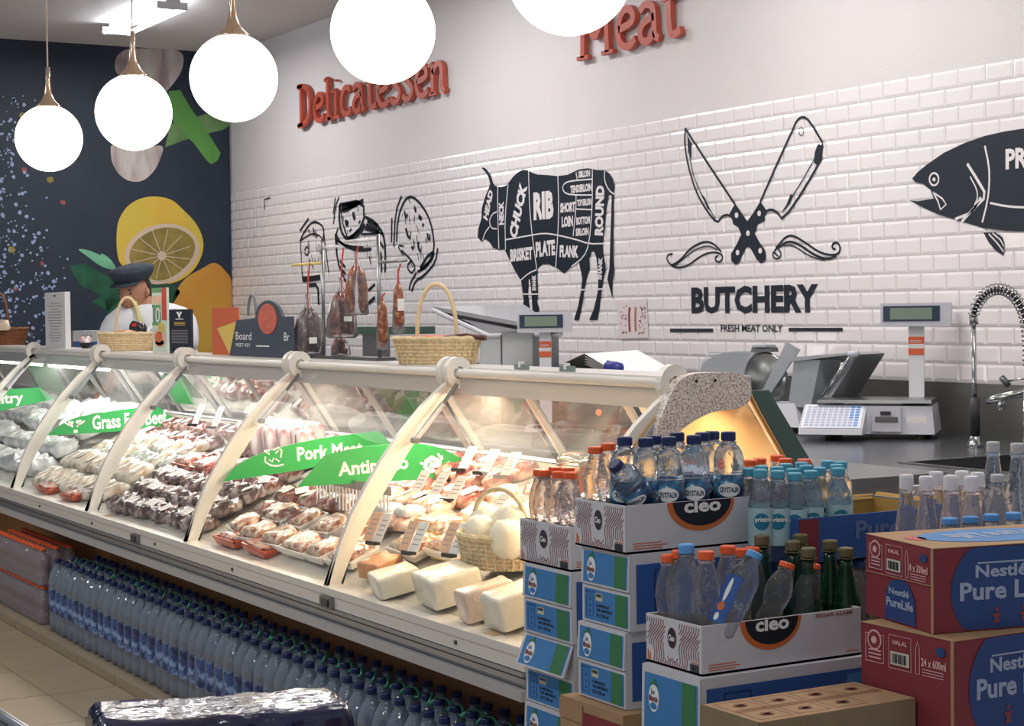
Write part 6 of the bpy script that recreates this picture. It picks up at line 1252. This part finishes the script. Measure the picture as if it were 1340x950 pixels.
# ================================================================ NAVY SHRINK PACK
FILMN = mat('navy_shrink_film', (24, 30, 74), .2, coat=1, noise=.5, nscale=5, col2=(18, 20, 48), bump=.9, bscale=14, stretch=(2.5, .7, 1)); c0 = at(128, 936, Z=.5)
for lev, (z0, z1) in enumerate(((.25, .5), (0, .249))):
    t = thing('shrink_wrapped_pack', ('upper', 'lower')[lev]+' navy film wrapped bottle pack standing before the row of large bottles', 'bottle pack', (c0.x, c0.y, z0), -.20)
    w_, L_, h_ = .25, .60, z1-z0; nx, ny = 12, 40; b = MB(); rr = random.Random(lev)
    ph = [(rr.uniform(0, 6), rr.uniform(20, 60), rr.uniform(-50, 50)) for _ in range(7)]
    def hz(x, y): return h_-.010+.0065*sum(abs(math.sin(a+fx*x+fy*y*.5)) for a, fx, fy in ph)/3-.012*(abs(x/w_+.5)*2-1)**4 if False else h_-.004-.011*sum(abs(math.sin(a+fx*x*1.8+fy*y*.5)) for a, fx, fy in ph)/2.4
    vs = []; fs = []
    for i in range(nx+1):
        for j in range(ny+1):
            x = -w_*i/nx; y = L_*j/ny; z = hz(x, y); e = min(i, nx-i)/nx; e2 = min(j, ny-j)/ny
            vs.append((x, y, z-(.014 if e == 0 else 0)-(.018 if e2 == 0 else 0)))
    for i in range(nx):
        for j in range(ny): fs.append((i*(ny+1)+j, (i+1)*(ny+1)+j, (i+1)*(ny+1)+j+1, i*(ny+1)+j+1))
    ring = [(0, j) for j in range(ny+1)]+[(i, ny) for i in range(1, nx+1)]+[(nx, j) for j in range(ny-1, -1, -1)]+[(i, 0) for i in range(nx-1, 0, -1)]
    prev = [i*(ny+1)+j for i, j in ring]
    for lv in range(1, 7):
        cur = []
        for k, (i, j) in enumerate(ring):
            x = -w_*i/nx; y = L_*j/ny; o_ = .006*math.sin(k*.9+lv)+.008*math.sin(PI*lv/6); cx_, cy_ = -w_/2, L_/2; dx, dy = x-cx_, y-cy_; l = math.hypot(dx, dy)
            cur.append(len(vs)); vs.append((x+dx/l*o_, y+dy/l*o_, max(.001, (h_-.02)*(1-lv/6))))
        n = len(ring)
        for k in range(n): fs.append((prev[k], prev[(k+1) % n], cur[(k+1) % n], cur[k]))
        prev = cur
    fs.append(tuple(prev)); b.add(vs, fs, FILMN); b.build('film', t, True)
# low shelf edge, lower left corner
s0 = at(0, 934, Z=.45); s1 = at(27, 951, Z=.45); t = thing('steel_shelf_unit', 'edge of a low steel shelf unit in the lower left corner', 'shelf', (s1.x, s1.y, 0)); d_ = (s1-s0); b = MB()
e0 = s0-d_*6-s1; e1 = d_*6; b.tube([(e0.x, e0.y, .45), (e1.x, e1.y, .45)], .012, ALU, 10); b.build('front_rail', t, True); nv = Vector((d_.y, -d_.x, 0)).normalized()*.25; nv = nv if nv.y < 0 else -nv
b = MB(); b.hexa([(e0.x, e0.y, .425), (e1.x, e1.y, .425), (e1.x+nv.x, e1.y+nv.y, .425), (e0.x+nv.x, e0.y+nv.y, .425), (e0.x, e0.y, .44), (e1.x, e1.y, .44), (e1.x+nv.x, e1.y+nv.y, .44), (e0.x+nv.x, e0.y+nv.y, .44)], STEEL); b.build('shelf', t)
for e in (e0, e1):
    for f_ in (0, 1): b = MB(); b.tube([(e.x+nv.x*f_, e.y+nv.y*f_, 0), (e.x+nv.x*f_, e.y+nv.y*f_, .43)], .012, ALU, 8); b.build('post', t, True)
# ================================================================ WORKER
SKIN = mat('skin', (176, 128, 102), .55, sub=.15, noise=.06, nscale=30); SHIRT = mat('white_shirt', (222, 222, 226), .8, noise=.06, nscale=14, bump=.3, bscale=18); TRIM_ = mat('lime_collar_stripe', (176, 196, 96), .7); CAPM = mat('dark_denim_cap', (52, 62, 74), .85, noise=.3, nscale=40); HAIRM = mat('black_hair', (26, 23, 23), .6); APR = mat('black_apron', (34, 36, 44), .7, noise=.2); GLOVE = mat('black_glove', (28, 30, 34), .45); TROU = mat('dark_trousers', (40, 42, 52), .8)
hd = at(178, 384, Y=3.33); PX = hd.x; wk = thing('person', 'person in a dark flat cap and white shirt looking down and reaching into the case', 'person', (PX+.10, 3.60, 0))
O_ = wk.location
def skin(name, V, E_, rad, m, parent, levels=2, rootv=0):
    me = bpy.data.meshes.new(name); me.from_pydata([Vector(v)-O_ for v in V], E_, []); o = obj(name, me, parent); me.materials.append(m)
    s_ = o.modifiers.new('skin', 'SKIN'); s_.use_smooth_shade = True
    for i, sv in enumerate(me.skin_vertices[0].data): r = rad[i]; sv.radius = r if isinstance(r, tuple) else (r, r); sv.use_root = (i == rootv)
    u = o.modifiers.new('sub', 'SUBSURF'); u.levels = u.render_levels = levels; return o
x = PX; hz_ = hd.z
gl = at(104, 541, Y=2.93)  # gloved hand inside the case
V = [(x+.10, 3.62, .92), (x+.08, 3.56, 1.12), (x+.05, 3.46, 1.32), (x+.03, 3.40, 1.42), (x+.01, 3.37, 1.50), (x, 3.345, 1.56),
     (x-.06, 3.20, 1.37), (x-.12, 3.19, 1.16), (gl.x-.02, 3.14, 1.04), (gl.x, 3.02, gl.z+.06),
     (x+.13, 3.57, 1.39), (x+.20, 3.56, 1.15), (x+.18, 3.34, 1.06), (x+.10, 3.22, 1.05),
     (x+.02, 3.62, .86), (x, 3.62, .48), (x, 3.66, .08), (x-.02, 3.56, .04), (x+.20, 3.62, .86), (x+.22, 3.60, .48), (x+.22, 3.64, .08), (x+.22, 3.54, .04)]
E = [(0, 1), (1, 2), (2, 3), (3, 4), (4, 5), (3, 6), (6, 7), (7, 8), (8, 9), (3, 10), (10, 11), (11, 12), (12, 13), (0, 14), (14, 15), (15, 16), (16, 17), (0, 18), (18, 19), (19, 20), (20, 21)]
rad = [(.13, .10), (.125, .095), (.13, .09), (.060, .060), .048, .050, .060, .050, .040, .030, .065, .050, .040, .030, .085, .058, .040, .036, .085, .058, .040, .036]
skin('body', V, E, rad, SKIN, wk)
sh = skin('shirt', [V[0], V[1], V[2], (x+.028, 3.40, 1.435), V[6], tuple(Vector(V[6]).lerp(Vector(V[7]), .85)), V[10], tuple(Vector(V[10]).lerp(Vector(V[11]), .85)), tuple(Vector(V[7]).lerp(Vector(V[8]), .45)), (x+.022, 3.385, 1.478)], [(0, 1), (1, 2), (2, 3), (3, 4), (4, 5), (3, 6), (6, 7), (5, 8), (3, 9)], [(.15, .14), (.15, .14), (.165, .165), (.12, .12), .112, .074, .112, .075, .058, .070], SHIRT, wk)
skin('trousers', [V[0], V[14], V[15], tuple(Vector(V[16])+Vector((0, 0, .02))), V[18], V[19], tuple(Vector(V[20])+Vector((0, 0, .02)))], [(0, 1), (1, 2), (2, 3), (0, 4), (4, 5), (5, 6)], [(.15, .12), .10, .072, .056, .10, .072, .056], TROU, wk)
b = MB()
pts = [(-.10, 3.33, 1.24), (.12, 3.33, 1.24), (.22, 3.42, 1.0), (.25, 3.44, .55), (-.20, 3.44, .55), (-.20, 3.42, 1.0)]
b.poly([(x+.05+p[0], p[1], p[2]) for p in pts], APR, off=(0, -.012, 0)); local(b, wk); b.build('apron', wk)
for s_ in (-1, 1):
    b = MB(); b.tube([(x+.17, 3.30, 1.28), (x+.15, 3.35+.05*s_, 1.38), (x+.07, 3.37+.07*s_, 1.49), (x+.0, 3.39+.07*s_, 1.50)], .014, TRIM_ if s_ < 0 else SHIRT, 6); local(b, wk); b.build('collar_stripe' if s_ < 0 else 'collar', wk)
# head
hdv = MB(); nu, nv_ = 28, 20; vs = []; fs = []; FD = Vector((.50, -.84, -.20)).normalized(); SD = FD.cross(Vector((0, 0, 1))).normalized(); UD = SD.cross(FD)
def headp(a, e):
    "a round from the face (0), e up"
    cx_, sx_, ce, se = math.cos(a), math.sin(a), math.cos(e), math.sin(e)
    f_ = .098*ce*cx_*(1.0 if cx_ > 0 else 1.05); s__ = .078*ce*sx_; u_ = .122*se
    if u_ < 0: s__ *= 1-.30*(-se); f_ = f_*(1-.18*(-se)) if cx_ < 0 else f_*(1-.02*(-se)); f_ += .012*(-se)
    g = math.exp(-((a)**2)/.035)
    f_ += .026*g*math.exp(-((se+.16)**2)/.018)+.006*g*math.exp(-((se+.52)**2)/.01)+.008*math.exp(-(a**2)/.10)*math.exp(-((se+.88)**2)/.02)
    for s2 in (-.42, .42): f_ -= .012*math.exp(-((a-s2)**2)/.03)*math.exp(-((se-.06)**2)/.010)
    f_ += .006*math.exp(-(a**2)/.5)*math.exp(-((se-.26)**2)/.01)
    return f_*1.07, s__*1.07, u_*1.07
HC = Vector((x, 3.325, hz_+.01))
for i in range(nv_+1):
    e = -PI/2+PI*i/nv_
    for k in range(nu):
        a = -PI+2*PI*k/nu; f_, s__, u_ = headp(a, e); vs.append(HC+FD*f_+SD*s__+UD*u_)
for i in range(nv_):
    for k in range(nu): fs.append((i*nu+k, i*nu+(k+1) % nu, (i+1)*nu+(k+1) % nu, (i+1)*nu+k))
hdv.add(vs, fs, SKIN)
for s_ in (-1, 1):
    c = HC+SD*.078*s_-FD*.005-UD*.005; hdv.tube([c-UD*.028-FD*.002, c-UD*.012+SD*.008*s_, c+UD*.012+SD*.010*s_, c+UD*.028+FD*-.006], [.007, .012, .015, .008], SKIN, 8)
local(hdv, wk); hdv.build('head', wk, True)
b = MB()
for s_ in (-.40, .40): f_, s__, u_ = headp(s_, math.asin(.05)); c = HC+FD*(f_+.002)+SD*s__+UD*u_; b.tube([c-SD*.014, c+SD*.014], [.004, .004], HAIRM, 6); c2 = c+UD*.020+FD*.006; b.tube([c2-SD*.018, c2, c2+SD*.018], .0035, HAIRM, 6)
local(b, wk); b.build('eyes_and_brows', wk)
f_, s__, u_ = headp(0, math.asin(-.52)); c = HC+FD*(f_+.001)+UD*u_; b = MB(); b.tube([c-SD*.020-FD*.004, c, c+SD*.020-FD*.004], .0045, mat('lips', (150, 88, 78), .5), 6); local(b, wk); b.build('mouth', wk)
def shellhead(name, m, e0, a0, a1, grow, n1=10, n2=22):
    b = MB(); vs = []; fs = []
    for i in range(n1+1):
        e = e0+(PI/2-e0)*i/n1
        for k in range(n2+1): f_, s__, u_ = headp(a0+(a1-a0)*k/n2, e); vs.append(HC+(FD*f_+SD*s__+UD*u_)*grow)
    for i in range(n1):
        for k in range(n2): fs.append((i*(n2+1)+k, i*(n2+1)+k+1, (i+1)*(n2+1)+k+1, (i+1)*(n2+1)+k))
    b.add(vs, fs, m); local(b, wk); return b.build(name, wk, True)
shellhead('hair', HAIRM, -.55, 1.75, 2*PI-1.75, 1.06)
b = MB(); vs = []; fs = []; n1, n2 = 8, 24
for i in range(n1+1):
    q = i/n1
    for k in range(n2):
        a = 2*PI*k/n2; r = (1.14+.22*math.sin(PI*min(1, q*1.25))**1.0) if q < .8 else 1.36*(1-(q-.8)/.2*.95); r = max(.02, (1.10+.30*math.sin(PI*q*.62)) if q < .7 else 1.38*math.cos((q-.7)/.3*PI/2)); z = .066+.085*q**1.2
        vs.append(HC+FD*(.103*r*math.cos(a)*1.02+.002)+SD*.084*r*math.sin(a)*1.04+UD*(z*1.12+.010*math.cos(a)*-1*(1-q)))
for i in range(n1):
    for k in range(n2): fs.append((i*n2+k, i*n2+(k+1) % n2, (i+1)*n2+(k+1) % n2, (i+1)*n2+k))
fs.append(tuple(range(n1*n2, n1*n2+n2))); b.add(vs, fs, CAPM); local(b, wk); cp_ = b.build('flat_cap', wk, True)
b = MB(); arcp = [HC+FD*(.098*1.10*math.cos(a))+SD*(.084*1.14*math.sin(a))+UD*.066 for a in [-1.1+2.2*k/10 for k in range(11)]]; outp = [HC+FD*(.098*1.10*math.cos(a)+.062*math.cos(a*.9))+SD*(.090*1.14*math.sin(a))+UD*.054 for a in [-1.1+2.2*k/10 for k in range(11)]]
n = 11; b.add(arcp+outp+[p+UD*.007 for p in arcp]+[p+UD*.006 for p in outp], [(i, i+1, n+i+1, n+i) for i in range(n-1)]+[(2*n+i, 3*n+i, 3*n+i+1, 2*n+i+1) for i in range(n-1)]+[(n+i, n+i+1, 3*n+i+1, 3*n+i) for i in range(n-1)], CAPM); local(b, wk); b.build('cap_peak', cp_, True)
# hands: each with a palm and five curled fingers
def hand(wrist, d, up, m, name, k=1.0):
    d = Vector(d).normalized(); up = Vector(up); sd = d.cross(up).normalized(); up = sd.cross(d); w0 = Vector(wrist)
    V = [w0, w0+d*.045*k, w0+d*.085*k]; E = [(0, 1), (1, 2)]; rad = [.026*k, (.036*k, .018*k), (.036*k, .016*k)]
    o1 = skin(name, V, E, rad, m, wk, 2)
    for i, L in enumerate((.068, .076, .072, .056)):
        s_ = (-.030+.020*i)*k; r0 = w0+d*.078*k+sd*s_; V = [r0, r0+d*L*.45*k-up*.004, r0+d*L*.75*k-up*.022*k, r0+d*L*.85*k-up*.042*k]; f_ = skin('finger', V, [(0, 1), (1, 2), (2, 3)], [.0095, .009, .0085, .007], m, o1, 1)
    r0 = w0+d*.035*k-sd*.030*k; skin('thumb', [r0, r0+d*.028*k-sd*.024*k-up*.006, r0+d*.052*k-sd*.020*k-up*.02], [(0, 1), (1, 2)], [.012, .0105, .008], m, o1, 1)
hand((gl.x, 3.03, gl.z+.065), (0, -.85, -.5), (0, -.4, 1), GLOVE, 'gloved_hand'); hand((x+.10, 3.23, 1.05), (-.5, -.8, -.2), (0, 0, 1), GLOVE, 'gloved_hand')
for sx_ in (0, .22): b = MB(); blobmesh(b, .10, .27, .09, BLACK, 3, amp=.03); b.v = [(v[0]+x+sx_-.01, v[1]+3.58, v[2]) for v in b.v]; local(b, wk); b.build('shoe', wk, True)

# ================================================================ WORDS THAT TELL THE REPEATS APART
_T = ['', 'twenty', 'thirty', 'forty', 'fifty', 'sixty']; _O = 'first second third fourth fifth sixth seventh eighth ninth tenth eleventh twelfth thirteenth fourteenth fifteenth sixteenth seventeenth eighteenth nineteenth'.split()
def ordw(n):
    if n < 20: return _O[n-1]
    a, c = divmod(n, 10); t_ = ['twenty', 'thirty', 'forty', 'fifty', 'sixty'][a-2]
    return t_+'-'+_O[c-1] if c else t_[:-1]+'ieth'
def pxx(o):
    d = Vector(o.location)-Vector((0, 0, CAMZ)); return d.dot(_R)/max(.1, d.dot(_F))
SHORT = {'poultry parcels at the left end': 'white poultry parcel in the leftmost section', 'poultry parcels below the Poultry sign': 'white poultry parcel below the Poultry sign', 'chicken packs in the front rows': 'pale chicken pack',
 'grey film packs under the sign': 'grey-green film pack', 'red packs in the rear row': 'red pack behind the chicken', 'dark beef packs in the front rows': 'dark wrapped beef pack', 'beef packs in the middle rows': 'red and white beef pack',
 'black beef trays': 'black tray of dark beef', 'beef packs in the rear row': 'rear red beef pack', 'dark red pork packs': 'dark red pork pack', 'pink pork packs in the rear rows': 'pink pork pack', 'pale pork packs behind the divider': 'pale pork pack behind the slotted divider',
 'ham packs in the middle of the antipasto section': 'pale ham pack beside the antipasto arm', 'salami packs under the Antipasto sign': 'red salami pack', 'tray packs behind the cheese basket': 'pale tray pack behind the cheese basket', 'sliced ham left of the cheese basket': 'sliced ham pack left of the cheese basket',
 'wrapped rolls in the brown basket': 'cream wrapped roll in the brown basket', 'orange trays below the chicken': 'long orange tray below the chicken packs', 'orange trays on the beef': 'orange tray of red meat on the beef packs', 'upright rib packs': 'upright pink striped rib pack',
 'front foam trays of the pork section': 'white foam tray of sliced meat, front row of the pork section', 'second row foam trays of the pork section': 'white foam tray of sliced meat, second row', 'orange trays of the pork section': 'orange tray at the front glass, pork section',
 'sliced meat trays of the antipasto section': 'long pale sliced meat tray beside the antipasto arm', 'white price cards before the jars': 'white price card in the row before the jars', 'white price cards at the jars': 'white price card against the jars', 'price cards on the rib packs': 'price card on the rib packs', 'price cards in the cheese basket': 'white price card in the cheese basket',
 'front row of large bottles': 'large navy capped bottle, front row under the case', 'middle row of large bottles': 'large bottle with green loop, middle row', 'rear row of large bottles': 'large navy capped bottle, rear row by the brown panel',
 'orange capped bottles, lower layer': 'orange capped bottle, lower layer', 'orange capped bottles, upper layer': 'orange capped bottle, upper layer', 'bottles in the leftmost open carton': 'orange capped ribbed bottle in the leftmost carton', 'navy capped bottles in the open carton': 'navy capped bottle with teal label, upright',
 'teal capped bottles': 'teal capped clear bottle in the cluster', 'orange caps behind the teal cluster': 'orange capped bottle behind the teal capped cluster', 'blue caps behind the mustard flap': 'mid blue capped bottle behind the mustard flap', 'white capped bottles': 'white capped pear shaped bottle', 'blue caps over the red carton': 'light blue capped bottle over the red carton'}
byg = {}
for o in list(COL.objects):
    if o.parent is None and o.get('group') in SHORT: byg.setdefault(o['group'], []).append(o)
ROWN = ['front', 'second', 'third', 'fourth', 'fifth']
for g, L in byg.items():
    rows = {}; rowof = {n: i for i, (y, ns) in enumerate(sorted(ROW.get(g, {}).items())) for n in ns}
    if g.startswith('orange capped bottles'): rowof = {o.name: int(round((o.location.y-2.165)/.062)) for o in L}
    for o in L: rows.setdefault(rowof.get(o.name, 0), []).append(o)
    for r, M_ in rows.items():
        M_.sort(key=pxx)
        for i, o in enumerate(M_): o['label'] = SHORT[g]+', '+ordw(i+1)+' from the left'+(' in its '+ROWN[r]+' row' if len(rows) > 1 else '')
